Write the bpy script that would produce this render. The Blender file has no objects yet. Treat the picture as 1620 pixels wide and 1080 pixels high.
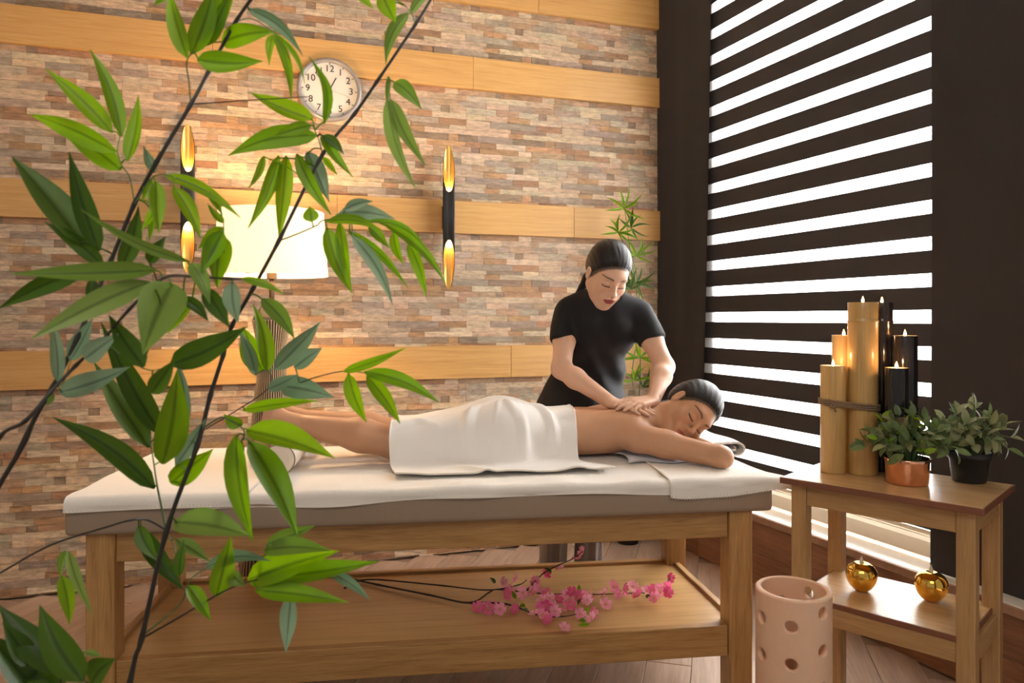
import bpy, bmesh, math, random
import numpy as np
from mathutils import Vector, Matrix, Euler

scene = bpy.context.scene
COL = scene.collection
random.seed(7)
RNG = np.random.default_rng(11)

# ------------------------------------------------------------------ camera
F_PX, CX, HY, CAM_H = 1150.0, 810.0, 503.0, 1.18      # focal length in px, centre column, horizon row, eye height
cam_data = bpy.data.cameras.new('camera')
cam_data.sensor_width = 36.0
cam_data.lens = F_PX / 1620.0 * 36.0
cam_data.shift_y = -(540.0 - HY) / 1620.0
cam_data.clip_start = 0.05
cam_data.dof.use_dof = True
cam_data.dof.focus_distance = 2.55
cam_data.dof.aperture_fstop = 6.3
cam = bpy.data.objects.new('camera', cam_data)
cam.location = (0, 0, CAM_H)
cam.rotation_euler = (math.pi / 2, 0, 0)
COL.objects.link(cam)
scene.camera = cam

# ------------------------------------------------------------------ light and exposure
vs = scene.view_settings
vs.view_transform = 'Standard'
vs.look = 'None'
vs.gamma = 1.0
vs.use_curve_mapping = False
vs.exposure = 0.0

world = bpy.data.worlds.new('daylight')
scene.world = world
world.use_nodes = True
bg = world.node_tree.nodes['Background']
bg.inputs[0].default_value = (1.0, 0.97, 0.93, 1)
bg.inputs[1].default_value = 0.34

def area_light(name, loc, target, sx, sy, power, color):
    ld = bpy.data.lights.new(name, 'AREA')
    ld.shape = 'RECTANGLE'
    ld.size, ld.size_y = sx, sy
    ld.energy = power
    ld.color = color
    o = bpy.data.objects.new(name, ld)
    o.location = loc
    d = Vector(target) - Vector(loc)
    o.rotation_euler = d.to_track_quat('-Z', 'Y').to_euler()
    COL.objects.link(o)
    return o

# overcast daylight behind the window, and a soft fill light added above and behind the camera
area_light('window_daylight', (2.15, 3.42, 2.0), (0.75, 2.75, 0.9), 2.2, 2.8, 1750, (1.0, 0.98, 0.96))
area_light('fill_light', (-0.2, -0.5, 2.75), (0.2, 2.6, 0.8), 1.6, 1.2, 24, (1.0, 0.89, 0.77))
sun_d = bpy.data.lights.new('sun', 'SUN')
sun_d.energy = 14.0
sun_d.angle = math.radians(14)
sun_d.color = (1.0, 0.95, 0.88)
sun = bpy.data.objects.new('sun', sun_d)
sun.rotation_euler = Vector((-0.60, -0.85, -0.50)).to_track_quat('-Z', 'Y').to_euler()
sun.location = (3, 5, 3)
COL.objects.link(sun)

# ------------------------------------------------------------------ helpers
def P(px, py, Y):
    """point seen at pixel (px, py) of the 1620x1080 frame at distance Y in front of the eye"""
    return np.array(((px - CX) / F_PX * Y, Y, CAM_H - (py - HY) / F_PX * Y))

def nrm(v):
    v = np.asarray(v, float)
    return v / np.linalg.norm(v)

def set_parent(o, parent):
    if parent is not None:
        o.parent = parent
        o.matrix_parent_inverse = Matrix.Translation(-Vector(parent.location))

def tag(o, label=None, cat=None, group=None, kind=None):
    if label: o['label'] = label
    if cat: o['category'] = cat
    if group: o['group'] = group
    if kind: o['kind'] = kind
    return o

def thing(name, label, cat, loc=(0, 0, 0), group=None):
    o = bpy.data.objects.new(name, None)
    o.empty_display_size = 0.05
    o.location = loc
    COL.objects.link(o)
    return tag(o, label, cat, group)

def link(name, me, m=None, parent=None, mw=None, smooth=False):
    o = bpy.data.objects.new(name, me)
    if m is not None and not me.materials:
        for mm in (m if isinstance(m, (list, tuple)) else [m]):
            me.materials.append(mm)
    COL.objects.link(o)
    if mw is not None:
        o.matrix_world = mw
    if parent is not None:
        o.parent = parent
        if parent.type == 'EMPTY':
            o.matrix_parent_inverse = Matrix.Translation(-Vector(parent.location))
        else:
            o.matrix_parent_inverse = parent.matrix_basis.inverted() if parent.parent is None else (parent.parent.matrix_basis @ parent.matrix_parent_inverse @ parent.matrix_basis).inverted()
    if smooth:
        me.polygons.foreach_set('use_smooth', [True] * len(me.polygons))
    return o

def pymesh(name, verts, faces):
    me = bpy.data.meshes.new(name)
    me.from_pydata([tuple(map(float, v)) for v in verts], [], faces)
    me.update()
    return me

def basis(x, y, z, loc):
    m = Matrix.Identity(4)
    for i, a in enumerate((x, y, z)):
        for r in range(3):
            m[r][i] = float(a[r])
    for r in range(3):
        m[r][3] = float(loc[r])
    return m

BOX_CACHE = {}
def box_mesh(sx, sy, sz, bev):
    key = (round(sx, 4), round(sy, 4), round(sz, 4), round(bev, 4))
    if key in BOX_CACHE:
        return BOX_CACHE[key].copy()
    bm = bmesh.new()
    bmesh.ops.create_cube(bm, size=1.0)
    for v in bm.verts:
        v.co = Vector((v.co.x * sx, v.co.y * sy, v.co.z * sz))
    if bev > 0:
        bmesh.ops.bevel(bm, geom=list(bm.edges), offset=min(bev, min(sx, sy, sz) * 0.4), segments=1, affect='EDGES')
    me = bpy.data.meshes.new('box')
    bm.to_mesh(me); bm.free()
    BOX_CACHE[key] = me
    return me.copy()

def box(name, c, axes, size, m, parent=None, bev=0.002, grain=0):
    """box with centre c, the three axis directions and sizes; local X follows axis number `grain`"""
    idx = [grain, (grain + 1) % 3, (grain + 2) % 3]
    a = [np.asarray(axes[i], float) for i in idx]
    s = [size[i] for i in idx]
    return link(name, box_mesh(*s, bev), m, parent, basis(*a, c))

def tube_mesh(pts, radii, n=8, cap=True):
    pts = [np.asarray(p, float) for p in pts]
    if np.isscalar(radii):
        radii = [radii] * len(pts)
    V, Fc = [], []
    prev = None
    for i, p in enumerate(pts):
        t = nrm(pts[min(i + 1, len(pts) - 1)] - pts[max(i - 1, 0)])
        if prev is None:
            a = np.cross(t, (0, 0, 1)) if abs(t[2]) < 0.9 else np.cross(t, (1, 0, 0))
        else:
            a = prev - t * np.dot(prev, t)
        a = nrm(a); b = np.cross(t, a); prev = a
        for k in range(n):
            th = 2 * math.pi * k / n
            V.append(p + radii[i] * (math.cos(th) * a + math.sin(th) * b))
    for i in range(len(pts) - 1):
        for k in range(n):
            k2 = (k + 1) % n
            Fc.append((i * n + k, i * n + k2, (i + 1) * n + k2, (i + 1) * n + k))
    if cap:
        Fc.append(tuple(range(n - 1, -1, -1)))
        Fc.append(tuple((len(pts) - 1) * n + k for k in range(n)))
    return V, Fc

def lathe(profile, n=32, close=False, cap=True):
    """profile of (radius, z) turned about z"""
    V, Fc = [], []
    m = len(profile)
    for (r, z) in profile:
        for k in range(n):
            th = 2 * math.pi * k / n
            V.append((r * math.cos(th), r * math.sin(th), z))
    for i in range(m - 1 if not close else m):
        j = (i + 1) % m
        for k in range(n):
            k2 = (k + 1) % n
            Fc.append((i * n + k, i * n + k2, j * n + k2, j * n + k))
    if not close and cap:
        if profile[0][0] > 1e-6: Fc.append(tuple(range(n - 1, -1, -1)))
        if profile[-1][0] > 1e-6: Fc.append(tuple((m - 1) * n + k for k in range(n)))
    return V, Fc

def catmull(pts, per=6):
    pts = [np.asarray(p, float) for p in pts]
    q = [2 * pts[0] - pts[1]] + pts + [2 * pts[-1] - pts[-2]]
    out = []
    for i in range(1, len(q) - 2):
        for s in range(per):
            t = s / per
            out.append(0.5 * ((2 * q[i]) + (q[i + 1] - q[i - 1]) * t + (2 * q[i - 1] - 5 * q[i] + 4 * q[i + 1] - q[i + 2]) * t ** 2 + (-q[i - 1] + 3 * q[i] - 3 * q[i + 1] + q[i + 2]) * t ** 3))
    out.append(pts[-1])
    return out

def noise3(Pt, seed=0, octaves=3, freq=1.0):
    """cheap smooth noise from sums of sines"""
    r = np.random.default_rng(seed)
    out = np.zeros(len(Pt)); amp = 1.0; f = freq
    for o in range(octaves):
        for _ in range(3):
            k = r.normal(size=3) * f
            out += amp * np.sin(Pt @ k + r.uniform(0, 6.28)) / 3
        amp *= 0.5; f *= 2.0
    return out

# ------------------------------------------------------------------ materials
def new_mat(name):
    m = bpy.data.materials.new(name)
    m.use_nodes = True
    nt = m.node_tree
    return m, nt, nt.nodes['Principled BSDF']

def node(nt, kind, **kw):
    n = nt.nodes.new(kind)
    for k, v in kw.items():
        if hasattr(n, k):
            setattr(n, k, v)
    return n

def mat_plain(name, col, rough=0.6, metal=0.0, spec=0.5, bump=0.0, bscale=200.0, vary=0.0, emit=None, estr=0.0, coat=0.0, sheen=0.0):
    m, nt, b = new_mat(name)
    b.inputs['Base Color'].default_value = (*col, 1)
    b.inputs['Roughness'].default_value = rough
    b.inputs['Metallic'].default_value = metal
    b.inputs['Specular IOR Level'].default_value = spec
    b.inputs['Coat Weight'].default_value = coat
    b.inputs['Sheen Weight'].default_value = sheen
    if emit:
        b.inputs['Emission Color'].default_value = (*emit, 1)
        b.inputs['Emission Strength'].default_value = estr
    tc = node(nt, 'ShaderNodeTexCoord')
    if bump or vary:
        nz = node(nt, 'ShaderNodeTexNoise')
        nz.inputs['Scale'].default_value = bscale
        nz.inputs['Detail'].default_value = 3
        nt.links.new(tc.outputs['Object'], nz.inputs['Vector'])
        if bump:
            bp = node(nt, 'ShaderNodeBump')
            bp.inputs['Strength'].default_value = bump
            bp.inputs['Distance'].default_value = 0.002
            nt.links.new(nz.outputs['Fac'], bp.inputs['Height'])
            nt.links.new(bp.outputs['Normal'], b.inputs['Normal'])
        if vary:
            mx = node(nt, 'ShaderNodeMix', data_type='RGBA')
            mx.inputs[6].default_value = (*[c * (1 - vary) for c in col], 1)
            mx.inputs[7].default_value = (*[min(1, c * (1 + vary)) for c in col], 1)
            nt.links.new(nz.outputs['Fac'], mx.inputs[0])
            nt.links.new(mx.outputs[2], b.inputs['Base Color'])
    return m

def mat_wood(name, dark, mid, light, rough=0.45, stretch=14.0, scale=9.0, bump=0.12, coat=0.0, rings=True, vary=0.12):
    """grain runs along local X"""
    m, nt, b = new_mat(name)
    tc = node(nt, 'ShaderNodeTexCoord'); oi = node(nt, 'ShaderNodeObjectInfo')
    add = node(nt, 'ShaderNodeVectorMath', operation='ADD')
    mul = node(nt, 'ShaderNodeVectorMath', operation='SCALE')
    cmb = node(nt, 'ShaderNodeCombineXYZ')
    for i in range(3): nt.links.new(oi.outputs['Random'], cmb.inputs[i])
    nt.links.new(cmb.outputs[0], mul.inputs[0]); mul.inputs['Scale'].default_value = 17.3
    nt.links.new(tc.outputs['Object'], add.inputs[0]); nt.links.new(mul.outputs[0], add.inputs[1])
    mp = node(nt, 'ShaderNodeMapping')
    mp.inputs['Scale'].default_value = (1.0, stretch, stretch)
    nt.links.new(add.outputs[0], mp.inputs['Vector'])
    n1 = node(nt, 'ShaderNodeTexNoise'); n1.inputs['Scale'].default_value = scale * 0.5
    n1.inputs['Detail'].default_value = 6; n1.inputs['Roughness'].default_value = 0.65; n1.inputs['Distortion'].default_value = 0.6
    nt.links.new(mp.outputs[0], n1.inputs['Vector'])
    n2 = node(nt, 'ShaderNodeTexNoise'); n2.inputs['Scale'].default_value = scale * 2.2
    n2.inputs['Detail'].default_value = 2
    mp2 = node(nt, 'ShaderNodeMapping'); mp2.inputs['Scale'].default_value = (1.0, stretch * 1.6, stretch * 1.6)
    nt.links.new(add.outputs[0], mp2.inputs['Vector']); nt.links.new(mp2.outputs[0], n2.inputs['Vector'])
    mixf = node(nt, 'ShaderNodeMath', operation='MULTIPLY_ADD')
    nt.links.new(n2.outputs['Fac'], mixf.inputs[0]); mixf.inputs[1].default_value = 0.45
    sub = node(nt, 'ShaderNodeMath', operation='MULTIPLY'); sub.inputs[1].default_value = 0.75
    nt.links.new(n1.outputs['Fac'], sub.inputs[0]); nt.links.new(sub.outputs[0], mixf.inputs[2])
    cr = node(nt, 'ShaderNodeValToRGB')
    e = cr.color_ramp.elements
    e[0].position, e[0].color = 0.38, (*dark, 1)
    e[1].position, e[1].color = 0.80, (*light, 1)
    k = e.new(0.58); k.color = (*mid, 1)
    nt.links.new(mixf.outputs[0], cr.inputs['Fac'])
    hsv = node(nt, 'ShaderNodeHueSaturation')
    mr = node(nt, 'ShaderNodeMapRange'); mr.inputs['To Min'].default_value = 1 - vary; mr.inputs['To Max'].default_value = 1 + vary
    nt.links.new(oi.outputs['Random'], mr.inputs['Value']); nt.links.new(mr.outputs[0], hsv.inputs['Value'])
    nt.links.new(cr.outputs[0], hsv.inputs['Color']); nt.links.new(hsv.outputs[0], b.inputs['Base Color'])
    b.inputs['Roughness'].default_value = rough
    b.inputs['Coat Weight'].default_value = coat
    b.inputs['Coat Roughness'].default_value = 0.25
    bp = node(nt, 'ShaderNodeBump'); bp.inputs['Strength'].default_value = bump; bp.inputs['Distance'].default_value = 0.001
    nt.links.new(mixf.outputs[0], bp.inputs['Height']); nt.links.new(bp.outputs[0], b.inputs['Normal'])
    return m

def mat_attr(name, rough=0.5, noise_scale=None, amt=0.0, stretch=(1, 1, 1), bump=0.0, spec=0.5, sss=0.0, coat=0.0):
    """base colour from the mesh colour attribute, with fine procedural mottling"""
    m, nt, b = new_mat(name)
    at = node(nt, 'ShaderNodeAttribute'); at.attribute_name = 'Col'
    b.inputs['Roughness'].default_value = rough
    b.inputs['Specular IOR Level'].default_value = spec
    b.inputs['Coat Weight'].default_value = coat
    if sss:
        b.inputs['Subsurface Weight'].default_value = sss
        b.inputs['Subsurface Radius'].default_value = (0.012, 0.005, 0.003)
        b.inputs['Subsurface Scale'].default_value = 1.0
    if noise_scale:
        tc = node(nt, 'ShaderNodeTexCoord'); mp = node(nt, 'ShaderNodeMapping')
        mp.inputs['Scale'].default_value = stretch
        nt.links.new(tc.outputs['Object'], mp.inputs['Vector'])
        nz = node(nt, 'ShaderNodeTexNoise'); nz.inputs['Scale'].default_value = noise_scale; nz.inputs['Detail'].default_value = 8
        nz.inputs['Roughness'].default_value = 0.74
        nt.links.new(mp.outputs[0], nz.inputs['Vector'])
        mr = node(nt, 'ShaderNodeMapRange'); mr.inputs['From Min'].default_value = 0.3; mr.inputs['From Max'].default_value = 0.7
        mr.inputs['To Min'].default_value = 1 - amt; mr.inputs['To Max'].default_value = 1 + amt
        nt.links.new(nz.outputs['Fac'], mr.inputs['Value'])
        hs = node(nt, 'ShaderNodeHueSaturation')
        nt.links.new(mr.outputs[0], hs.inputs['Value']); nt.links.new(at.outputs['Color'], hs.inputs['Color'])
        nt.links.new(hs.outputs[0], b.inputs['Base Color'])
        if bump:
            bp = node(nt, 'ShaderNodeBump'); bp.inputs['Strength'].default_value = bump; bp.inputs['Distance'].default_value = 0.003
            nt.links.new(nz.outputs['Fac'], bp.inputs['Height']); nt.links.new(bp.outputs[0], b.inputs['Normal'])
    else:
        nt.links.new(at.outputs['Color'], b.inputs['Base Color'])
    return m

def mat_leaf(name, col, back, rough=0.4, trans=0.35):
    m, nt, b = new_mat(name)
    out = nt.nodes['Material Output']
    oi = node(nt, 'ShaderNodeObjectInfo'); geo = node(nt, 'ShaderNodeNewGeometry')
    mx = node(nt, 'ShaderNodeMix', data_type='RGBA')
    mx.inputs[6].default_value = (*col, 1); mx.inputs[7].default_value = (*back, 1)
    nt.links.new(oi.outputs['Random'], mx.inputs[0])
    b.inputs['Roughness'].default_value = rough
    b.inputs['Specular IOR Level'].default_value = 0.35
    at = node(nt, 'ShaderNodeAttribute'); at.attribute_name = 'Rib'
    rr = node(nt, 'ShaderNodeMapRange'); rr.inputs['From Min'].default_value = 0.80; rr.inputs['From Max'].default_value = 0.94
    rr.inputs['To Min'].default_value = 1.0; rr.inputs['To Max'].default_value = 0.55
    nt.links.new(at.outputs['Fac'], rr.inputs['Value'])
    rib = node(nt, 'ShaderNodeHueSaturation'); nt.links.new(rr.outputs[0], rib.inputs['Value']); nt.links.new(mx.outputs[2], rib.inputs['Color'])
    nt.links.new(rib.outputs[0], b.inputs['Base Color'])
    tc = node(nt, 'ShaderNodeTexCoord')
    nz = node(nt, 'ShaderNodeTexNoise'); nz.inputs['Scale'].default_value = 60
    nt.links.new(tc.outputs['Object'], nz.inputs['Vector'])
    bp = node(nt, 'ShaderNodeBump'); bp.inputs['Strength'].default_value = 0.15; bp.inputs['Distance'].default_value = 0.001
    nt.links.new(nz.outputs['Fac'], bp.inputs['Height']); nt.links.new(bp.outputs[0], b.inputs['Normal'])
    tr = node(nt, 'ShaderNodeBsdfTranslucent')
    hs = node(nt, 'ShaderNodeHueSaturation'); hs.inputs['Value'].default_value = 1.5; hs.inputs['Saturation'].default_value = 1.1
    nt.links.new(rib.outputs[0], hs.inputs['Color']); nt.links.new(hs.outputs[0], tr.inputs['Color'])
    ms = node(nt, 'ShaderNodeMixShader'); ms.inputs[0].default_value = trans
    nt.links.new(b.outputs[0], ms.inputs[1]); nt.links.new(tr.outputs[0], ms.inputs[2]); nt.links.new(ms.outputs[0], out.inputs['Surface'])
    return m

def mat_emit(name, col, strength):
    m, nt, b = new_mat(name)
    b.inputs['Base Color'].default_value = (*col, 1)
    b.inputs['Emission Color'].default_value = (*col, 1)
    b.inputs['Emission Strength'].default_value = strength
    return m

M = {}
M['bamboo_plank'] = mat_wood('bamboo_plank', (0.50, 0.255, 0.070), (0.60, 0.33, 0.105), (0.68, 0.40, 0.15), rough=0.42, stretch=30, scale=5, bump=0.03, vary=0.05)
M['oak'] = mat_wood('oak', (0.26, 0.12, 0.035), (0.43, 0.23, 0.075), (0.55, 0.32, 0.12), rough=0.42, stretch=16, scale=7, bump=0.1, vary=0.08)
M['oak_panel'] = mat_wood('oak_panel', (0.44, 0.24, 0.085), (0.56, 0.33, 0.13), (0.64, 0.40, 0.17), rough=0.30, stretch=20, scale=3, bump=0.03, vary=0.04)
M['rubberwood'] = mat_wood('rubberwood', (0.31, 0.17, 0.06), (0.43, 0.25, 0.10), (0.53, 0.33, 0.145), rough=0.42, stretch=16, scale=8, bump=0.08, vary=0.06)
M['table_top'] = mat_wood('table_top', (0.48, 0.28, 0.12), (0.58, 0.36, 0.17), (0.66, 0.43, 0.21), rough=0.26, stretch=18, scale=4, bump=0.03, vary=0.03)
M['edge_band'] = mat_plain('edge_band', (0.20, 0.075, 0.04), rough=0.35, vary=0.1, bscale=30)
M['floor_board'] = mat_wood('floor_board', (0.26, 0.165, 0.115), (0.35, 0.24, 0.175), (0.43, 0.305, 0.235), rough=0.33, stretch=12, scale=3.5, bump=0.04, vary=0.08)
M['cladding'] = mat_wood('cladding', (0.12, 0.045, 0.02), (0.20, 0.085, 0.04), (0.27, 0.125, 0.06), rough=0.45, stretch=12, scale=5, bump=0.06, vary=0.15)
M['plaster'] = mat_plain('plaster', (0.62, 0.55, 0.46), rough=0.85, bump=0.1, bscale=90)
M['grout'] = mat_plain('grout', (0.30, 0.21, 0.15), rough=0.9, bump=0.2, bscale=60)
M['stone'] = mat_attr('stone', rough=0.7, noise_scale=22, amt=0.46, stretch=(1.0, 1.0, 3.6), bump=0.6)
M['black_fabric'] = mat_plain('black_fabric', (0.024, 0.020, 0.020), rough=0.85, bump=0.15, bscale=500, sheen=0.05)
M['blind_dark'] = mat_plain('blind_dark', (0.034, 0.029, 0.029), rough=0.8, bump=0.1, bscale=600)
M['sill_stone'] = mat_plain('sill_stone', (0.78, 0.73, 0.66), rough=0.3, vary=0.05, bscale=40)
M['sill_edge'] = mat_plain('sill_edge', (0.30, 0.17, 0.105), rough=0.4, vary=0.3, bscale=45)
M['window_frame'] = mat_plain('window_frame', (0.74, 0.66, 0.54), rough=0.4, vary=0.03, bscale=5)
M['leather'] = mat_plain('leather', (0.33, 0.245, 0.175), rough=0.5, bump=0.12, bscale=260, vary=0.05)
M['terry'] = mat_plain('terry', (0.87, 0.83, 0.775), rough=0.95, bump=0.55, bscale=380, sheen=0.3)
M['terry_white'] = mat_plain('terry_white', (0.91, 0.88, 0.85), rough=0.95, bump=0.5, bscale=380, sheen=0.3)
M['thread'] = mat_plain('thread', (0.80, 0.74, 0.66), rough=0.9, bump=0.2)
M['bolster'] = mat_plain('bolster', (0.74, 0.64, 0.52), rough=0.5, bump=0.1, bscale=200)
M['piping'] = mat_plain('piping', (0.20, 0.14, 0.10), rough=0.5)
M['tshirt'] = mat_plain('tshirt', (0.010, 0.010, 0.0115), rough=0.72, bump=0.12, bscale=420, spec=0.25)
M['trousers'] = mat_plain('trousers', (0.20, 0.165, 0.155), rough=0.32, bump=0.05, bscale=40)
M['shoe'] = mat_plain('shoe', (0.02, 0.02, 0.02), rough=0.5)
M['skin'] = mat_attr('skin', rough=0.42, noise_scale=25, amt=0.04, bump=0.02, spec=0.4)
def mat_hair():
    m, nt, b = new_mat('hair')
    b.inputs['Base Color'].default_value = (0.010, 0.008, 0.008, 1)
    b.inputs['Roughness'].default_value = 0.42
    b.inputs['Specular IOR Level'].default_value = 0.32
    at = node(nt, 'ShaderNodeAttribute'); at.attribute_name = 'Strand'
    nz = node(nt, 'ShaderNodeTexNoise'); nz.inputs['Scale'].default_value = 1.0; nz.inputs['Detail'].default_value = 3
    nt.links.new(at.outputs['Vector'], nz.inputs['Vector'])
    bp = node(nt, 'ShaderNodeBump'); bp.inputs['Strength'].default_value = 0.7; bp.inputs['Distance'].default_value = 0.003
    nt.links.new(nz.outputs['Fac'], bp.inputs['Height']); nt.links.new(bp.outputs[0], b.inputs['Normal'])
    return m
M['hair'] = mat_hair()
M['black_metal'] = mat_plain('black_metal', (0.014, 0.013, 0.013), rough=0.45, vary=0.1, bscale=20)
M['gold_paint'] = mat_plain('gold_paint', (0.80, 0.46, 0.12), rough=0.32, metal=0.75, vary=0.05, bscale=30)
M['clock_grey'] = mat_plain('clock_grey', (0.36, 0.33, 0.32), rough=0.38, metal=0.35, vary=0.04, bscale=30)
M['clock_face'] = mat_plain('clock_face', (0.80, 0.75, 0.66), rough=0.6, vary=0.02, bscale=20)
M['ink'] = mat_plain('ink', (0.03, 0.03, 0.035), rough=0.6, vary=0.05)
M['bronze'] = mat_plain('bronze', (0.17, 0.11, 0.07), rough=0.4, metal=0.6, vary=0.1)
M['reed'] = mat_plain('reed', (0.50, 0.36, 0.21), rough=0.6, vary=0.2, bscale=60)
M['reed_dark'] = mat_plain('reed_dark', (0.03, 0.022, 0.018), rough=0.5, vary=0.2, bscale=60)
M['bamboo_gold'] = mat_wood('bamboo_gold', (0.46, 0.27, 0.085), (0.56, 0.35, 0.125), (0.62, 0.42, 0.18), rough=0.28, stretch=18, scale=5, bump=0.02, vary=0.06)
M['bamboo_black'] = mat_wood('bamboo_black', (0.008, 0.007, 0.007), (0.012, 0.010, 0.010), (0.03, 0.022, 0.018), rough=0.16, stretch=14, scale=5, bump=0.02, vary=0.05)
M['bamboo_cut'] = mat_plain('bamboo_cut', (0.42, 0.28, 0.14), rough=0.6, vary=0.15, bscale=80)
M['rope'] = mat_plain('rope', (0.23, 0.15, 0.085), rough=0.9, bump=0.6, bscale=300, vary=0.2)
M['copper'] = mat_plain('copper', (0.93, 0.50, 0.33), rough=0.13, metal=1.0, vary=0.12, bscale=35)
M['pot_black'] = mat_plain('pot_black', (0.018, 0.018, 0.019), rough=0.5, bump=0.05)
M['soil'] = mat_plain('soil', (0.03, 0.022, 0.015), rough=0.95, bump=0.8, bscale=120)
M['gold_mirror'] = mat_plain('gold_mirror', (0.90, 0.55, 0.10), rough=0.07, metal=1.0, vary=0.04, bscale=12)
M['wick_glass'] = mat_plain('wick_glass', (0.75, 0.68, 0.58), rough=0.15, vary=0.05)
M['wax'] = mat_plain('wax', (0.80, 0.53, 0.36), rough=0.5, bump=0.05, bscale=60, vary=0.04)
M['wax'].node_tree.nodes['Principled BSDF'].inputs['Subsurface Weight'].default_value = 0.35
M['wax'].node_tree.nodes['Principled BSDF'].inputs['Subsurface Radius'].default_value = (0.03, 0.015, 0.008)
M['tealight'] = mat_plain('tealight', (0.80, 0.70, 0.55), rough=0.5, vary=0.05)
M['flame'] = mat_emit('flame', (1.0, 0.42, 0.12), 40.0)
M['bulb'] = mat_emit('bulb', (1.0, 0.70, 0.38), 12.0)
M['stem_dark'] = mat_plain('stem_dark', (0.022, 0.020, 0.016), rough=0.4, vary=0.3, bscale=40)
M['stem_green'] = mat_plain('stem_green', (0.09, 0.16, 0.05), rough=0.5, vary=0.3, bscale=40)
M['leaf_mid'] = mat_leaf('leaf_mid', (0.115, 0.245, 0.003), (0.21, 0.36, 0.004), trans=0.42)
M['leaf_dark'] = mat_leaf('leaf_dark', (0.035, 0.080, 0.006), (0.070, 0.140, 0.009), trans=0.25)
M['leaf_pale_lit'] = mat_leaf('leaf_pale_lit', (0.13, 0.225, 0.030), (0.19, 0.29, 0.065), rough=0.35, trans=0.28)  # paler green leaves, with a lit, blurred look put into the colour
M['leaf_sheen'] = mat_leaf('leaf_sheen', (0.14, 0.235, 0.125), (0.21, 0.30, 0.19), rough=0.26, trans=0.22)  # grey is the sheen on green leaves, painted into the colour
M['leaf_olive'] = mat_leaf('leaf_olive', (0.10, 0.145, 0.055), (0.17, 0.23, 0.085), rough=0.3, trans=0.2)
M['leaf_sage'] = mat_leaf('leaf_sage', (0.20, 0.225, 0.11), (0.30, 0.31, 0.15), rough=0.45, trans=0.2)
M['leaf_lime'] = mat_leaf('leaf_lime', (0.20, 0.36, 0.02), (0.26, 0.40, 0.03), rough=0.35, trans=0.35)
M['petal'] = mat_leaf('petal', (0.72, 0.22, 0.36), (0.85, 0.45, 0.55), rough=0.7, trans=0.3)
M['petal_deep'] = mat_leaf('petal_deep', (0.60, 0.08, 0.22), (0.75, 0.20, 0.36), rough=0.7, trans=0.3)
M['stamen'] = mat_plain('stamen', (0.70, 0.42, 0.08), rough=0.7)
M['twig'] = mat_plain('twig', (0.045, 0.026, 0.018), rough=0.7, vary=0.3, bscale=60, bump=0.3)

def mat_shade():
    m, nt, b = new_mat('lamp_shade')
    out = nt.nodes['Material Output']
    b.inputs['Base Color'].default_value = (0.85, 0.78, 0.66, 1); b.inputs['Roughness'].default_value = 0.8
    tr = node(nt, 'ShaderNodeBsdfTranslucent'); tr.inputs['Color'].default_value = (0.95, 0.86, 0.70, 1)
    tc = node(nt, 'ShaderNodeTexCoord'); nz = node(nt, 'ShaderNodeTexNoise'); nz.inputs['Scale'].default_value = 150
    nt.links.new(tc.outputs['Object'], nz.inputs['Vector'])
    bp = node(nt, 'ShaderNodeBump'); bp.inputs['Strength'].default_value = 0.1
    nt.links.new(nz.outputs['Fac'], bp.inputs['Height']); nt.links.new(bp.outputs[0], b.inputs['Normal'])
    b.inputs['Emission Color'].default_value = (1.0, 0.86, 0.64, 1); b.inputs['Emission Strength'].default_value = 0.75
    ms = node(nt, 'ShaderNodeMixShader'); ms.inputs[0].default_value = 0.4
    nt.links.new(b.outputs[0], ms.inputs[1]); nt.links.new(tr.outputs[0], ms.inputs[2]); nt.links.new(ms.outputs[0], out.inputs['Surface'])
    return m
M['lamp_shade'] = mat_shade()

def mat_sheer():
    m, nt, b = new_mat('sheer_band')
    out = nt.nodes['Material Output']
    tp = node(nt, 'ShaderNodeBsdfTransparent'); tr = node(nt, 'ShaderNodeBsdfTranslucent')
    tr.inputs['Color'].default_value = (0.95, 0.95, 0.95, 1)
    tc = node(nt, 'ShaderNodeTexCoord'); wv = node(nt, 'ShaderNodeTexNoise'); wv.inputs['Scale'].default_value = 400
    nt.links.new(tc.outputs['Object'], wv.inputs['Vector'])
    mr = node(nt, 'ShaderNodeMapRange'); mr.inputs['To Min'].default_value = 0.45; mr.inputs['To Max'].default_value = 0.6
    nt.links.new(wv.outputs['Fac'], mr.inputs['Value'])
    ms = node(nt, 'ShaderNodeMixShader')
    nt.links.new(mr.outputs[0], ms.inputs[0]); nt.links.new(tp.outputs[0], ms.inputs[1]); nt.links.new(tr.outputs[0], ms.inputs[2])
    nt.links.new(ms.outputs[0], out.inputs['Surface'])
    return m
M['sheer'] = mat_sheer()

def mat_pane():
    m, nt, b = new_mat('window_glass')
    out = nt.nodes['Material Output']
    tp = node(nt, 'ShaderNodeBsdfTransparent'); tp.inputs[0].default_value = (0.97, 0.98, 0.98, 1)
    gl = node(nt, 'ShaderNodeBsdfGlossy'); gl.inputs['Roughness'].default_value = 0.03
    fr = node(nt, 'ShaderNodeFresnel'); fr.inputs[0].default_value = 1.45
    ms = node(nt, 'ShaderNodeMixShader')
    nt.links.new(fr.outputs[0], ms.inputs[0]); nt.links.new(tp.outputs[0], ms.inputs[1]); nt.links.new(gl.outputs[0], ms.inputs[2])
    nt.links.new(ms.outputs[0], out.inputs['Surface'])
    return m
M['glass'] = mat_pane()
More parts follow.
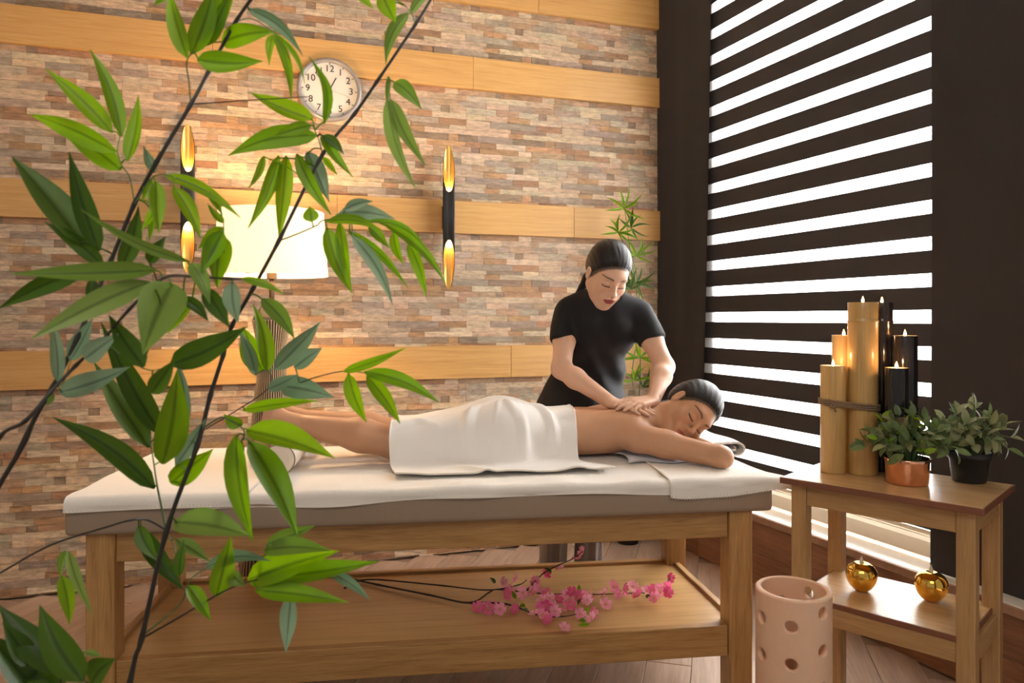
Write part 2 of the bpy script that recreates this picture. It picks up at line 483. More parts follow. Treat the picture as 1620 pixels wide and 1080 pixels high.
# ------------------------------------------------------------------ room shell
UP = np.array((0.0, 0.0, 1.0))
C0 = np.array((0.7583, 4.0, 0.0))                         # corner of the two walls on the floor
DB = np.array((-3540.0, -1150.0, 0.0)); DB = DB / np.linalg.norm(DB)   # along the stone wall, leftwards
NB = np.array((-DB[1], DB[0], 0.0))                        # into the room
DW = np.array((490.0, -1150.0, 0.0)); DW = DW / np.linalg.norm(DW)     # along the window wall, towards the eye
NW = np.array((DW[1], -DW[0], 0.0))                        # into the room
if NB[1] > 0: NB = -NB
if NW[0] > 0: NW = -NW
ROOM_H = 3.1

def wb(s, z, off=0.0): return C0 + DB * s + NB * off + UP * z
def ww(s, z, off=0.0): return C0 + DW * s + NW * off + UP * z

def hit(px, py, p0, n):
    """where the sight line through a pixel meets the plane through p0 with normal n"""
    d = np.array(((px - CX) / F_PX, 1.0, -(py - HY) / F_PX)); o = np.array((0, 0, CAM_H))
    return o + d * (np.dot(np.asarray(p0) - o, n) / np.dot(d, n))

def slab(name, c, axes, size, m, parent=None, bev=0.0):
    o = box(name, c, axes, size, m, parent, bev)
    if parent is None: o['kind'] = 'structure'
    return o

# floor with single boards
floor = slab('floor', (-0.6, 1.9, -0.03), ((1, 0, 0), (0, 1, 0), UP), (5.4, 6.2, 0.04), M['grout'])
G = np.array((0.268, 0.963, 0.0)); G /= np.linalg.norm(G); GX = np.array((G[1], -G[0], 0.0))
def inside_room(p, margin=0.0):
    return np.dot(p - C0, NB) > margin and np.dot(p - C0, NW) > margin
bw, bl = 0.15, 1.25
for i in range(-20, 17):
    off = (i * 0.47) % 1.0 * bl
    for j in range(-1, 5):
        c = GX * (i * bw) + G * (j * bl + off)
        ends = []
        for t in np.linspace(-bl / 2, bl / 2, 26):
            p = c + G * t
            if inside_room(p, 0.0) and -3.1 < p[0] < 2.0 and -0.6 < p[1]:
                ends.append(t)
        if len(ends) < 3: continue
        t0, t1 = ends[0], ends[-1]
        cc = c + G * (t0 + t1) / 2
        if cc[1] < 0.2: continue
        box('floor_board', cc + UP * (-0.006), (G, GX, UP), (t1 - t0 - 0.002, bw - 0.002, 0.012), M['floor_board'], floor, bev=0.0012)

wall_left_unseen = slab('wall_left_unseen', (-3.18, 1.2, ROOM_H / 2), ((1, 0, 0), (0, 1, 0), UP), (0.1, 3.4, ROOM_H), M['plaster'])  # unseen wall, added to block ambient light from the left
ceiling = slab('ceiling', (-0.4, 2.4, ROOM_H + 0.03), ((1, 0, 0), (0, 1, 0), UP), (5.6, 5.2, 0.06), M['plaster'])

# stone wall with bamboo bands
WALL_L = 4.3
wall_back = slab('wall_back', wb(WALL_L / 2 - 0.15, ROOM_H / 2, -0.06), (DB, NB, UP), (WALL_L + 0.3, 0.10, ROOM_H), M['grout'])
bands = [(0.877, 1.040), (1.605, 1.767), (2.335, 2.497), (2.765, 2.930)]
for bi, (z0, z1) in enumerate(bands):
    s = -0.0; k = 0
    cuts = [-0.14]
    first = [0.95, 0.6, 1.15, 0.8][bi]
    while cuts[-1] < WALL_L:
        cuts.append(min(WALL_L, cuts[-1] + (first if len(cuts) == 1 else 1.22)))
    for a, b_ in zip(cuts[:-1], cuts[1:]):
        box('bamboo_plank', wb((a + b_) / 2, (z0 + z1) / 2, 0.006), (DB, NB, UP), (b_ - a - 0.001, 0.034, z1 - z0), M['bamboo_plank'], wall_back, bev=0.0015)

tile_w, tile_h = 0.52, 0.29
palette = [(0.55, 0.405, 0.295), (0.48, 0.34, 0.24), (0.42, 0.28, 0.19), (0.30, 0.165, 0.095), (0.34, 0.19, 0.11), (0.36, 0.28, 0.225), (0.47, 0.38, 0.30), (0.60, 0.465, 0.35), (0.43, 0.255, 0.14), (0.27, 0.185, 0.13), (0.52, 0.375, 0.27), (0.56, 0.42, 0.31)]
rt = random.Random(5)
courses = []
hs = [rt.uniform(0.021, 0.036) for _ in range(10)]
sc_ = tile_h / sum(hs)
for h_ in hs:
    row = []; x = 0.0
    while x < tile_w - 0.03:
        l_ = rt.choice([0.05, 0.08, 0.11, 0.14, 0.18, 0.23]) * rt.uniform(0.85, 1.15)
        if tile_w - x - l_ < 0.045: l_ = tile_w - x
        row.append((x, l_, rt.choice(palette), [rt.uniform(0.0, 0.0055) for _ in range(4)]))
        x += l_
    courses.append((h_ * sc_, row, rt.choice([0.0, 0.0, 0.04, -0.03])))
stones = []
gaps = [(0.0, 0.877), (1.040, 1.605), (1.767, 2.335), (2.497, 2.765), (2.930, 3.1)]
for gi, (g0, g1) in enumerate(gaps):
    z = g1; ci = 0
    while z > g0 + 0.004:
        h_, row, shift = courses[ci % 10]
        zl = max(g0, z - h_)
        tcount = int(WALL_L / tile_w) + 2
        for t in range(-1, tcount):
            sft = (0.13 if (ci // 10 + gi) % 2 else 0.0)
            for (x, l_, col, dep) in row:
                a = t * tile_w + x + shift + sft; b_ = a + l_
                a = max(a, -0.14); b_ = min(b_, WALL_L)
                if b_ - a < 0.012: continue
                v = rt.uniform(0.88, 1.12)
                stones.append((a, b_, zl, z, tuple(min(1, c * v * rt.uniform(0.96, 1.04) * wm) for c, wm in zip(col, (1.02, 0.99, 0.90))), [d + rt.uniform(0, 0.002) for d in dep]))
        z = zl; ci += 1
def proj(p):
    return CX + F_PX * p[0] / p[1], HY + F_PX * (CAM_H - p[2]) / p[1]
def stone_geo(st):
    a, b_, z0, z1, col, dep = st
    g = 0.0004
    V = [wb(a + g, z0 + g, -0.012), wb(b_ - g, z0 + g, -0.012), wb(b_ - g, z1 - g, -0.012), wb(a + g, z1 - g, -0.012),
         wb(a + g, z0 + g, dep[0] - 0.004), wb(b_ - g, z0 + g, dep[1] - 0.004), wb(b_ - g, z1 - g, dep[2] - 0.004), wb(a + g, z1 - g, dep[3] - 0.004)]
    Fc = [(4, 7, 6, 5), (0, 4, 5, 1), (1, 5, 6, 2), (2, 6, 7, 3), (3, 7, 4, 0)]
    return V, Fc
def colour_attr(me, cols):
    at = me.color_attributes.new('Col', 'FLOAT_COLOR', 'POINT')
    arr = np.ones((len(me.vertices), 4), np.float32); arr[:, :3] = cols
    at.data.foreach_set('color', arr.ravel())
sized = []
for i, st in enumerate(stones):
    c = wb((st[0] + st[1]) / 2, (st[2] + st[3]) / 2)
    px, py = proj(c)
    x0, _ = proj(wb(st[0], st[2])); x1, _ = proj(wb(st[1], st[2]))
    ar = abs(x1 - x0) * (st[3] - st[2]) * F_PX / c[1]
    if not (8 < px < 1030 and 8 < py < 700): ar *= 0.01
    sized.append((ar, i))
sized.sort(reverse=True)
single = set(i for _, i in sized[:290])
VV, FF, CC = [], [], []
for i, st in enumerate(stones):
    V, Fc = stone_geo(st)
    if i in single:
        me = pymesh('stone', V, Fc); colour_attr(me, st[4]); link('stone', me, M['stone'], wall_back)
    else:
        o = len(VV); VV += V; FF += [tuple(o + k for k in f) for f in Fc]; CC += [st[4]] * 8
me = pymesh('stone_veneer', VV, FF); colour_attr(me, np.array(CC))
so = link('stone_veneer', me, M['stone'], wall_back); so['kind'] = 'stuff'

# window wall: clad base, stone sill, recessed plaster around the window
SILL_Z, REC = 0.313, 0.12
WL = 2.75
wall_right = slab('wall_right', ww(WL / 2, 0.14, -0.06), (DW, NW, UP), (WL, 0.10, 0.28), M['grout'])
for r, (z0, z1) in enumerate(((0.0, 0.138), (0.14, 0.279))):
    cuts = [0.0, 0.42 + 0.33 * r]
    while cuts[-1] < WL: cuts.append(min(WL, cuts[-1] + 1.0))
    for a, b_ in zip(cuts[:-1], cuts[1:]):
        box('cladding_board', ww((a + b_) / 2, (z0 + z1) / 2, -0.005), (DW, NW, UP), (b_ - a - 0.002, 0.012, z1 - z0), M['cladding'], wall_right, bev=0.001)
slab('trim_2', ww(WL / 2, SILL_Z - 0.018, 0.0125), (DW, NW, UP), (WL, 0.012, 0.031), M['sill_edge'], bev=0.003)
sill = slab('trim_1', ww(WL / 2, SILL_Z - 0.0165, -REC / 2 + 0.006), (DW, NW, UP), (WL, REC + 0.012, 0.033), M['sill_stone'], bev=0.003)
s_l, s_r = 0.40, 1.80                                        # window opening along the wall
slab('wall_window_left', ww(s_l / 2 - 0.1, (SILL_Z + ROOM_H) / 2, -REC - 0.05), (DW, NW, UP), (s_l + 0.2, 0.10, ROOM_H - SILL_Z), M['plaster'])
slab('wall_window_right', ww((s_r + WL) / 2, (SILL_Z + ROOM_H) / 2, -REC - 0.05), (DW, NW, UP), (WL - s_r, 0.10, ROOM_H - SILL_Z), M['plaster'])
slab('wall_window_top', ww((s_l + s_r) / 2, 3.0, -REC - 0.05), (DW, NW, UP), (s_r - s_l, 0.10, 0.2), M['plaster'])
win = thing('window_1', 'tall window with cream frame behind the striped blind', 'window', ww(1.1, SILL_Z, -REC))
win['kind'] = 'structure'
fz0, fz1 = SILL_Z, 2.90
box('frame_rail', ww(1.1, fz0 + 0.040, -REC - 0.025), (DW, NW, UP), (s_r - s_l, 0.05, 0.080), M['window_frame'], win, bev=0.012)
box('frame_rail', ww(1.1, fz1 - 0.03, -REC - 0.03), (DW, NW, UP), (s_r - s_l, 0.05, 0.06), M['window_frame'], win, bev=0.006)
for s in (s_l + 0.03, s_r - 0.03):
    box('frame_stile', ww(s, (fz0 + fz1) / 2, -REC - 0.03), (UP, DW, NW), (fz1 - fz0 - 0.1, 0.06, 0.05), M['window_frame'], win, bev=0.006)
box('glazing_bead', ww(1.1, fz0 + 0.084, -REC - 0.025), (DW, NW, UP), (s_r - s_l - 0.1, 0.02, 0.008), M['window_frame'], win, bev=0.003)
box('pane', ww(1.1, (fz0 + fz1) / 2 + 0.03, -REC - 0.045), (DW, NW, UP), (s_r - s_l - 0.1, 0.004, fz1 - fz0 - 0.12), M['glass'], win, bev=0)

# striped day-and-night blind
REC_B = 0.085
pB = ww(0, 0, -REC_B)
bl_l = np.dot(hit(1116, 300, pB, NW) - pB, DW) - 0.05
bl_r = np.dot(hit(1475, 300, pB, NW) - pB, DW) + 0.05
blind = thing('zebra_blind', 'black and sheer white striped roller blind covering the tall window', 'blind', ww((bl_l + bl_r) / 2, 0.43, -REC_B))
def z_at(py): return hit(1475, py, pB, NW)[2]
per = z_at(24.4) - z_at(82.6)
w_h = z_at(24.4) - z_at(46.0)
z_top = z_at(24.4)
k = -6
zb = 0.432
n_ = 0
while True:
    zt = z_top - k * per
    z_w0 = zt - w_h
    k += 1
    if zt > 2.98: continue
    if z_w0 < zb + 0.01: break
    def strip(nm, za, zc, m, off):
        if zc - za < 0.004: return
        nseg = 10
        V, Fc = [], []
        for i in range(nseg + 1):
            s = bl_l + (bl_r - bl_l) * i / nseg
            for (zz, oo) in ((za, off), (zc, off), (zc, off - 0.0012), (za, off - 0.0012)):
                V.append(ww(s, zz, -REC_B + oo))
        for i in range(nseg):
            for q in range(4):
                q2 = (q + 1) % 4
                Fc.append((i * 4 + q, i * 4 + q2, (i + 1) * 4 + q2, (i + 1) * 4 + q))
        link(nm, pymesh(nm, V, Fc), m, blind)
    strip('sheer_band', z_w0, zt, M['sheer'], 0.0)
    strip('dark_band', max(zb, zt - per), z_w0, M['blind_dark'], 0.0)
box('bottom_bar', ww((bl_l + bl_r) / 2, zb - 0.006, -REC_B), (DW, NW, UP), (bl_r - bl_l, 0.012, 0.016), M['window_frame'], blind, bev=0.003)
box('head_rail', ww((bl_l + bl_r) / 2, 3.03, -REC_B), (DW, NW, UP), (bl_r - bl_l, 0.06, 0.07), M['black_metal'], blind, bev=0.006)

# black curtain panels either side
def curtain(s0, s1, label, seed, lean=0.0, wob=0.006):
    rec = 0.045
    root = thing('curtain', label, 'curtain', ww((s0 + s1) / 2, SILL_Z + 0.003, -rec), 'black curtains beside the window')
    r = random.Random(seed)
    ns, nz = 46, 30
    ph = [r.uniform(0, 6.28) for _ in range(4)]
    V, Fc = [], []
    for side in (0, 1):
        for j in range(nz + 1):
            z = SILL_Z + 0.004 + (3.04 - SILL_Z) * j / nz
            f = (z - SILL_Z) / 2.7
            for i in range(ns + 1):
                t = i / ns
                s = s0 + (s1 + lean * f - s0) * t
                o = wob * (math.sin(t * 9 + ph[0]) + 0.6 * math.sin(t * 17 + ph[1] + f)) * (0.6 + 0.4 * (1 - f)) + 0.004 * math.sin(f * 5 + ph[2])
                V.append(ww(s, z, -rec + o - side * 0.003))
    n1 = (ns + 1) * (nz + 1)
    for side in (0, 1):
        for j in range(nz):
            for i in range(ns):
                a = side * n1 + j * (ns + 1) + i
                q = (a, a + 1, a + ns + 2, a + ns + 1)
                Fc.append(q if side == 0 else q[::-1])
    link('panel', pymesh('panel', V, Fc), M['black_fabric'], root, smooth=True)
    Vt, Ft = tube_mesh([ww(s0, 3.05, -rec), ww(s1, 3.05, -rec)], 0.012, 10)
    link('rod', pymesh('rod', Vt, Ft), M['black_metal'], root)
pC = ww(0, 0, -0.045)
s_a = np.dot(hit(1109, 620, pC, NW) - pC, DW)
s_a2 = np.dot(hit(1126, 5, pC, NW) - pC, DW)
s_b = np.dot(hit(1475, 300, pC, NW) - pC, DW)
curtain(-0.02, s_a, 'narrow black curtain hanging in the corner next to the stone wall', 3, lean=s_a2 - s_a, wob=0.003)
curtain(s_b, 2.6, 'wide black curtain hanging behind the side table with plants', 4)
# ------------------------------------------------------------------ massage table
TO = np.array((-1.1785, 1.909, 0.0))                       # front left corner of the mattress
TA = math.radians(7.5)
TU = np.array((math.cos(TA), math.sin(TA), 0)); TV = np.array((-math.sin(TA), math.cos(TA), 0))
TL, TW = 1.975, 0.75
ZM0, ZM1 = 0.604, 0.700                                     # mattress underside and top
def tp(u, v, z): return TO + TU * u + TV * v + UP * z
TAX = (TU, TV, UP)

table = thing('massage_table', 'oak massage table with taupe leather mattress and low shelf', 'massage table', tp(TL / 2, TW / 2, 0))
mm = box_mesh(TL, TW, ZM1 - ZM0, 0.0)
bm = bmesh.new(); bm.from_mesh(mm)
bmesh.ops.bevel(bm, geom=list(bm.edges), offset=0.016, segments=3, affect='EDGES', profile=0.6)
bm.to_mesh(mm); bm.free()
link('mattress', mm, M['leather'], table, basis(TU, TV, UP, tp(TL / 2, TW / 2, (ZM0 + ZM1) / 2)), smooth=True)
LG = 0.072
v0, v1 = 0.022, 0.64
legs = []
for (u, v) in ((0.045, v0), (1.848, v0), (0.045, v1 - LG), (1.848, v1 - LG)):
    lg = box('leg', tp(u + LG / 2, v + LG / 2, ZM0 / 2), TAX, (LG, LG, ZM0 - 0.001), M['oak'], table, bev=0.003, grain=2)
for v in (v0 + 0.012, v1 - 0.012 - 0.03):
    box('top_rail', tp(0.982, v + 0.015, ZM0 - 0.041), TAX, (1.848 - 0.045 - LG - 0.001, 0.03, 0.081), M['oak'], table, bev=0.002)
for u in (0.045 + 0.02, 1.848 + 0.02):
    box('end_rail', tp(u + 0.015, (v0 + v1) / 2, ZM0 - 0.041), TAX, (0.03, v1 - v0 - 2 * LG - 0.001, 0.081), M['oak'], table, bev=0.002, grain=1)
box('support_board', tp(TL / 2, (v0 + v1) / 2, ZM0 - 0.004), TAX, (1.7, v1 - v0 - 0.12, 0.008), M['oak'], table, bev=0.001)
SH = 0.256
box('shelf_board', tp(0.982, (v0 + v1) / 2, SH - 0.009), TAX, (1.848 - 0.045 - LG + 0.06, v1 - v0 - 0.07, 0.018), M['oak_panel'], table, bev=0.001)
box('shelf_rail', tp(0.982, v0 + 0.010 + 0.015, SH - 0.045 + 0.001), TAX, (1.848 - 0.045 - LG - 0.001, 0.03, 0.09), M['oak'], table, bev=0.002)
box('shelf_rail', tp(0.982, v1 - 0.025, SH - 0.035), TAX, (1.848 - 0.045 - LG - 0.001, 0.03, 0.09), M['oak'], table, bev=0.002)
for u in (0.045 + LG / 2, 1.848 + LG / 2):
    box('shelf_lip', tp(u, (v0 + v1) / 2, SH - 0.030), TAX, (0.022, v1 - v0 - 2 * LG - 0.001, 0.084), M['oak'], table, bev=0.002, grain=1)

# ------------------------------------------------------------------ side table
K = 0.455
SF = np.array((1.697 * K, 4.58 * K, 0.0))
E1 = np.array((0.7145, -0.6999, 0)); E1 /= np.linalg.norm(E1); E2 = np.array((-E1[1], E1[0], 0))
SLn, SDp = 1.088 * K, 0.35
STZ = CAM_H - K
def sp(a, b, z): return SF + E1 * a + E2 * b + UP * z
SAX = (E1, E2, UP)
side = thing('side_table', 'small wooden side table with two tiers and dark edging by the window', 'table', sp(SLn / 2, SDp / 2, 0))
def edged_board(nm, a0, a1, b0, b1, zt, th):
    t = box(nm, sp((a0 + a1) / 2, (b0 + b1) / 2, zt - th / 2), SAX, (a1 - a0, b1 - b0, th), M['table_top'], side, bev=0.001)
    e = 0.0035
    for (a, b, sa, sb, g) in (((a0 + a1) / 2, b0 - e / 2, a1 - a0 + 2 * e, e, 0), ((a0 + a1) / 2, b1 + e / 2, a1 - a0 + 2 * e, e, 0), (a0 - e / 2, (b0 + b1) / 2, e, b1 - b0, 1), (a1 + e / 2, (b0 + b1) / 2, e, b1 - b0, 1)):
        box('edge_strip', sp(a, b, zt - th / 2 - 0.0004), SAX, (sa, sb, th), M['edge_band'], t, bev=0.001, grain=g)
edged_board('top', 0, SLn, 0, SDp, STZ, 0.017)
lg = 0.042; ov = 0.020
for a in (ov, SLn - ov - lg):
    for b in (ov, SDp - ov - lg):
        box('leg', sp(a + lg / 2, b + lg / 2, (STZ - 0.017) / 2), SAX, (lg, lg, STZ - 0.018), M['rubberwood'], side, bev=0.002, grain=2)
SSZ = 0.395
def aprons(ztop, h):
    for b in (ov + 0.004 + 0.009, SDp - ov - 0.013):
        box('apron', sp(SLn / 2, b, ztop - h / 2), SAX, (SLn - 2 * ov - 2 * lg - 0.001, 0.018, h), M['rubberwood'], side, bev=0.0015)
    for a in (ov + 0.013, SLn - ov - 0.013):
        box('apron', sp(a, SDp / 2, ztop - h / 2), SAX, (0.018, SDp - 2 * ov - 2 * lg - 0.001, h), M['rubberwood'], side, bev=0.0015, grain=1)
aprons(STZ - 0.0175, 0.058)
aprons(SSZ - 0.0155, 0.052)
edged_board('shelf', ov + 0.020, SLn - ov - 0.020, ov + 0.004, SDp - ov - 0.004, SSZ, 0.015)

# ------------------------------------------------------------------ hollow wax lantern on the floor
LC = np.array((0.6965, 1.80, 0.0)); LR, LH, LT = 0.0892, 0.512, 0.0135
lant = thing('wax_lantern', 'tall hollow peach wax candle lantern with round holes on the floor', 'candle lantern', LC)
nA, nZ = 160, 190
holes = []
toward = math.atan2(-LC[1], -LC[0])                          # the side that looks at the eye
for q in range(7):
    for r_i in range(5):
        holes.append((toward + math.radians(-3 + q * 51.43), (0.449 if q % 2 == 0 else 0.481) - r_i * 0.0895, 0.0152))
def lantern_mesh():
    V, Fc = [], []
    idx = {}
    def vid(layer, i, j):
        i %= nA
        key = (layer, i, j)
        if key in idx: return idx[key]
        th = 2 * math.pi * i / nA; z = LH * j / nZ
        # pull vertices near a rim onto the circle so that the holes come out round
        for (ht, hz, hr) in holes:
            dx = ((th - ht + math.pi) % (2 * math.pi) - math.pi) * LR; dz = z - hz
            d = math.hypot(dx, dz)
            if 1e-6 < d and abs(d - hr) < 0.0021:
                th = ht + dx / d * hr / LR; z = hz + dz / d * hr
                break
        r = LR if layer == 0 else LR - LT
        if j == nZ and layer == 0: r -= 0.003
        V.append((r * math.cos(th), r * math.sin(th), z)); idx[key] = len(V) - 1
        return idx[key]
    def solid(i, j):
        th = 2 * math.pi * (i + 0.5) / nA; z = LH * (j + 0.5) / nZ
        for (ht, hz, hr) in holes:
            dx = ((th - ht + math.pi) % (2 * math.pi) - math.pi) * LR
            if dx * dx + (z - hz) ** 2 < hr * hr: return False
        return True
    S = [[solid(i, j) for j in range(nZ)] for i in range(nA)]
    for i in range(nA):
        for j in range(nZ):
            if not S[i][j]: continue
            Fc.append((vid(0, i, j), vid(0, i + 1, j), vid(0, i + 1, j + 1), vid(0, i, j + 1)))
            Fc.append((vid(1, i, j), vid(1, i, j + 1), vid(1, i + 1, j + 1), vid(1, i + 1, j)))
            if j == nZ - 1: Fc.append((vid(0, i, nZ), vid(0, i + 1, nZ), vid(1, i + 1, nZ), vid(1, i, nZ)))
            if j == 0: Fc.append((vid(0, i, 0), vid(1, i, 0), vid(1, i + 1, 0), vid(0, i + 1, 0)))
            if j < nZ - 1 and not S[i][j + 1]: Fc.append((vid(0, i, j + 1), vid(0, i + 1, j + 1), vid(1, i + 1, j + 1), vid(1, i, j + 1)))
            if j > 0 and not S[i][j - 1]: Fc.append((vid(0, i, j), vid(1, i, j), vid(1, i + 1, j), vid(0, i + 1, j)))
            if not S[(i + 1) % nA][j]: Fc.append((vid(0, i + 1, j), vid(1, i + 1, j), vid(1, i + 1, j + 1), vid(0, i + 1, j + 1)))
            if not S[(i - 1) % nA][j]: Fc.append((vid(0, i, j), vid(0, i, j + 1), vid(1, i, j + 1), vid(1, i, j)))
    return pymesh('wax_shell', V, Fc)
me = lantern_mesh()
link('wax_shell', me, M['wax'], lant, Matrix.Translation(Vector(LC)), smooth=True)
V, Fc = lathe([(0.0, 0.002), (LR - LT - 0.002, 0.002), (LR - LT - 0.002, 0.03), (0.0, 0.034)], 40)
link('wax_base', pymesh('wax_base', V, Fc), M['wax'], lant, Matrix.Translation(Vector(LC)))

# ------------------------------------------------------------------ bamboo candle holders
def candle_bundle(name, label, tubes, matk, rope_z, rope_idx, nodes):
    c = np.mean([t[0] for t in tubes], axis=0)
    root = thing(name, label, 'candle holder', (c[0], c[1], STZ), 'bundles of bamboo candle holders')
    for ti, (xy, r, ztop) in enumerate(tubes):
        h = ztop - STZ
        prof = [(r * 0.98, 0.0), (r, 0.004)]
        zz = nodes[ti]
        for nz in zz:
            prof += [(r, nz - 0.008), (r * 1.025, nz - 0.003), (r * 1.045, nz), (r * 0.975, nz + 0.003), (r * 0.99, nz + 0.010), (r, nz + 0.02)]
        prof += [(r, h - 0.001), (r * 0.99, h), (r * 0.80, h), (r * 0.78, h - 0.002), (r * 0.78, h - 0.012), (0.0, h - 0.012)]
        V, Fc = lathe(prof, 32)
        # local X must be the grain: turn the lathe so that its axis lies along X
        V = [(v[2], v[0], v[1]) for v in V]
        me = pymesh('bamboo_tube', V, Fc)
        me.materials.append(M[matk]); me.materials.append(M['bamboo_cut'])
        for p in me.polygons:
            cx_ = sum(me.vertices[k].co.x for k in p.vertices) / len(p.vertices)
            rr = sum(math.hypot(me.vertices[k].co.y, me.vertices[k].co.z) for k in p.vertices) / len(p.vertices)
            if cx_ > h - 0.0125 and rr < r * 0.97: p.material_index = 1
            p.use_smooth = True
        mw = basis((0, 0, 1), (1, 0, 0), (0, 1, 0), (xy[0], xy[1], STZ))
        tb = link('bamboo_tube', me, None, root, mw)
        V, Fc = lathe([(0.0, h - 0.0118), (r * 0.60, h - 0.0118), (r * 0.60, h - 0.001), (r * 0.55, h - 0.003), (0.0, h - 0.003)], 20)
        link('tealight', pymesh('tealight', V, Fc), M['tealight'], tb, Matrix.Translation((xy[0], xy[1], STZ)))
        V, Fc = lathe([(0.0, h - 0.003), (0.0028, h + 0.000), (0.0042, h + 0.004), (0.0028, h + 0.010), (0.0, h + 0.018)], 12)
        link('flame', pymesh('flame', V, Fc), M['flame'], tb, Matrix.Translation((xy[0], xy[1], STZ)), smooth=True)
        ld = bpy.data.lights.new('candle_light', 'POINT'); ld.energy = 0.22; ld.color = (1.0, 0.58, 0.28); ld.shadow_soft_size = 0.006
        lo = bpy.data.objects.new('candle_light', ld); lo.location = (xy[0], xy[1], STZ + h + 0.022); COL.objects.link(lo)
        set_parent(lo, root)
    # rope: a few turns round the outer contour of the tubes
    pts2 = []
    for k in range(72):
        th = 2 * math.pi * k / 72
        d = np.array((math.cos(th), math.sin(th)))
        best = max(np.dot(np.asarray(xy), d) + r for (xy, r, _) in tubes)
        pts2.append((th, d, best))
    hull = []
    for (xy, r, _) in tubes:
        for k in range(48):
            a = 2 * math.pi * k / 48
            hull.append((xy[0] + (r + 0.003) * math.cos(a), xy[1] + (r + 0.003) * math.sin(a)))
    hull = sorted(set(hull))
    def cross(o, a, b): return (a[0] - o[0]) * (b[1] - o[1]) - (a[1] - o[1]) * (b[0] - o[0])
    lo_, up_ = [], []
    for p in hull:
        while len(lo_) > 1 and cross(lo_[-2], lo_[-1], p) <= 0: lo_.pop()
        lo_.append(p)
    for p in reversed(hull):
        while len(up_) > 1 and cross(up_[-2], up_[-1], p) <= 0: up_.pop()
        up_.append(p)
    ring = lo_[:-1] + up_[:-1]
    for turn in range(3):
        z = STZ + rope_z + turn * 0.0062
        pts = [np.array((p[0], p[1], z - 0.10 * (p[0] - c[0]) + 0.001 * math.sin(i * 0.9 + turn))) for i, p in enumerate(ring)]
        pts.append(pts[0])
        V, Fc = tube_mesh(pts, [0.0034 + 0.0007 * math.sin(i * 2.1) for i in range(len(pts))], 7)
        link('rope_turn', pymesh('rope_turn', V, Fc), M['rope'], root, smooth=True)
    if rope_idx is not None:
        xy, r, _ = tubes[rope_idx]
        b0 = np.array((xy[0] - r * 0.55, xy[1] - r * 0.86, STZ + rope_z + 0.006))
        V, Fc = tube_mesh(catmull([b0 + (0, -0.004, 0.006), b0 + (0.008, -0.008, -0.004), b0 + (-0.006, -0.010, -0.004), b0 + (0.003, -0.006, 0.004), b0 + (0.010, -0.006, -0.018)], 5), 0.0034, 7)
        link('knot', pymesh('knot', V, Fc), M['rope'], root, smooth=True)
    return root
candle_bundle('bamboo_candle_holder', 'bundle of three golden bamboo tubes with candles tied with rope',
              [((1.028, 2.13), 0.041, 1.226), ((0.950, 2.15), 0.0355, 1.040), ((1.012, 2.217), 0.034, 1.128)], 'bamboo_gold', 0.195, 1,
              [[0.447], [], []])
candle_bundle('bamboo_candle_holder', 'bundle of three glossy black bamboo tubes with candles behind the copper pot',
              [((1.107, 2.175), 0.030, 1.226), ((1.142, 2.112), 0.033, 1.129), ((1.087, 2.055), 0.030, 1.040)], 'bamboo_black', 0.160, None,
              [[0.447], [0.195], []])

# ------------------------------------------------------------------ golden apples with lamp tips
def apple(px, py, label, rot):
    Y = (CAM_H - SSZ) * F_PX / (py - HY)
    p = np.array(((px - CX) / F_PX * Y, Y, SSZ))
    root = thing('gold_apple', label, 'apple lamp', p, 'golden apples on the side table shelf')
    R_ = 0.0418
    prof = []
    for k in range(33):
        t = math.pi * k / 32
        r = math.sin(t) * (1 - 0.13 * math.cos(t))
        z = -math.cos(t)
        z *= 1.04
        if t > 2.0: z -= 0.62 * max(0, (0.40 - r)) ** 1.2
        if t < 0.6: z += 0.25 * max(0, 0.35 - r)
        prof.append((max(r, 0.0) * R_, z * R_))
    zmin = min(z for _, z in prof)
    prof = [(r, z - zmin) for r, z in prof]
    V, Fc = lathe(prof, 40)
    V = [(v[0] * (1 + 0.015 * math.cos(5 * math.atan2(v[1], v[0]) + rot)), v[1] * (1 + 0.015 * math.cos(5 * math.atan2(v[1], v[0]) + rot)), v[2]) for v in V]
    link('body', pymesh('body', V, Fc), M['gold_mirror'], root, Matrix.Translation(Vector(p)), smooth=True)
    zt = prof[-1][1]
    V, Fc = lathe([(0.010, zt - 0.001), (0.010, zt + 0.002), (0.0, zt + 0.0025)], 16)
    link('cap', pymesh('cap', V, Fc), M['gold_mirror'], root, Matrix.Translation(Vector(p)), smooth=True)
    V, Fc = lathe([(0.0045, zt + 0.001), (0.0062, zt + 0.006), (0.0048, zt + 0.013), (0.0022, zt + 0.020), (0.0, zt + 0.026)], 14)
    link('flame_tip', pymesh('flame_tip', V, Fc), M['wick_glass'], root, Matrix.Translation(Vector(p)), smooth=True)
apple(1363, 934, 'shiny golden apple lamp nearer the wax lantern on the side table shelf', 0.4)
apple(1473, 950, 'shiny golden apple lamp nearer the right front leg of the side table', 2.0)

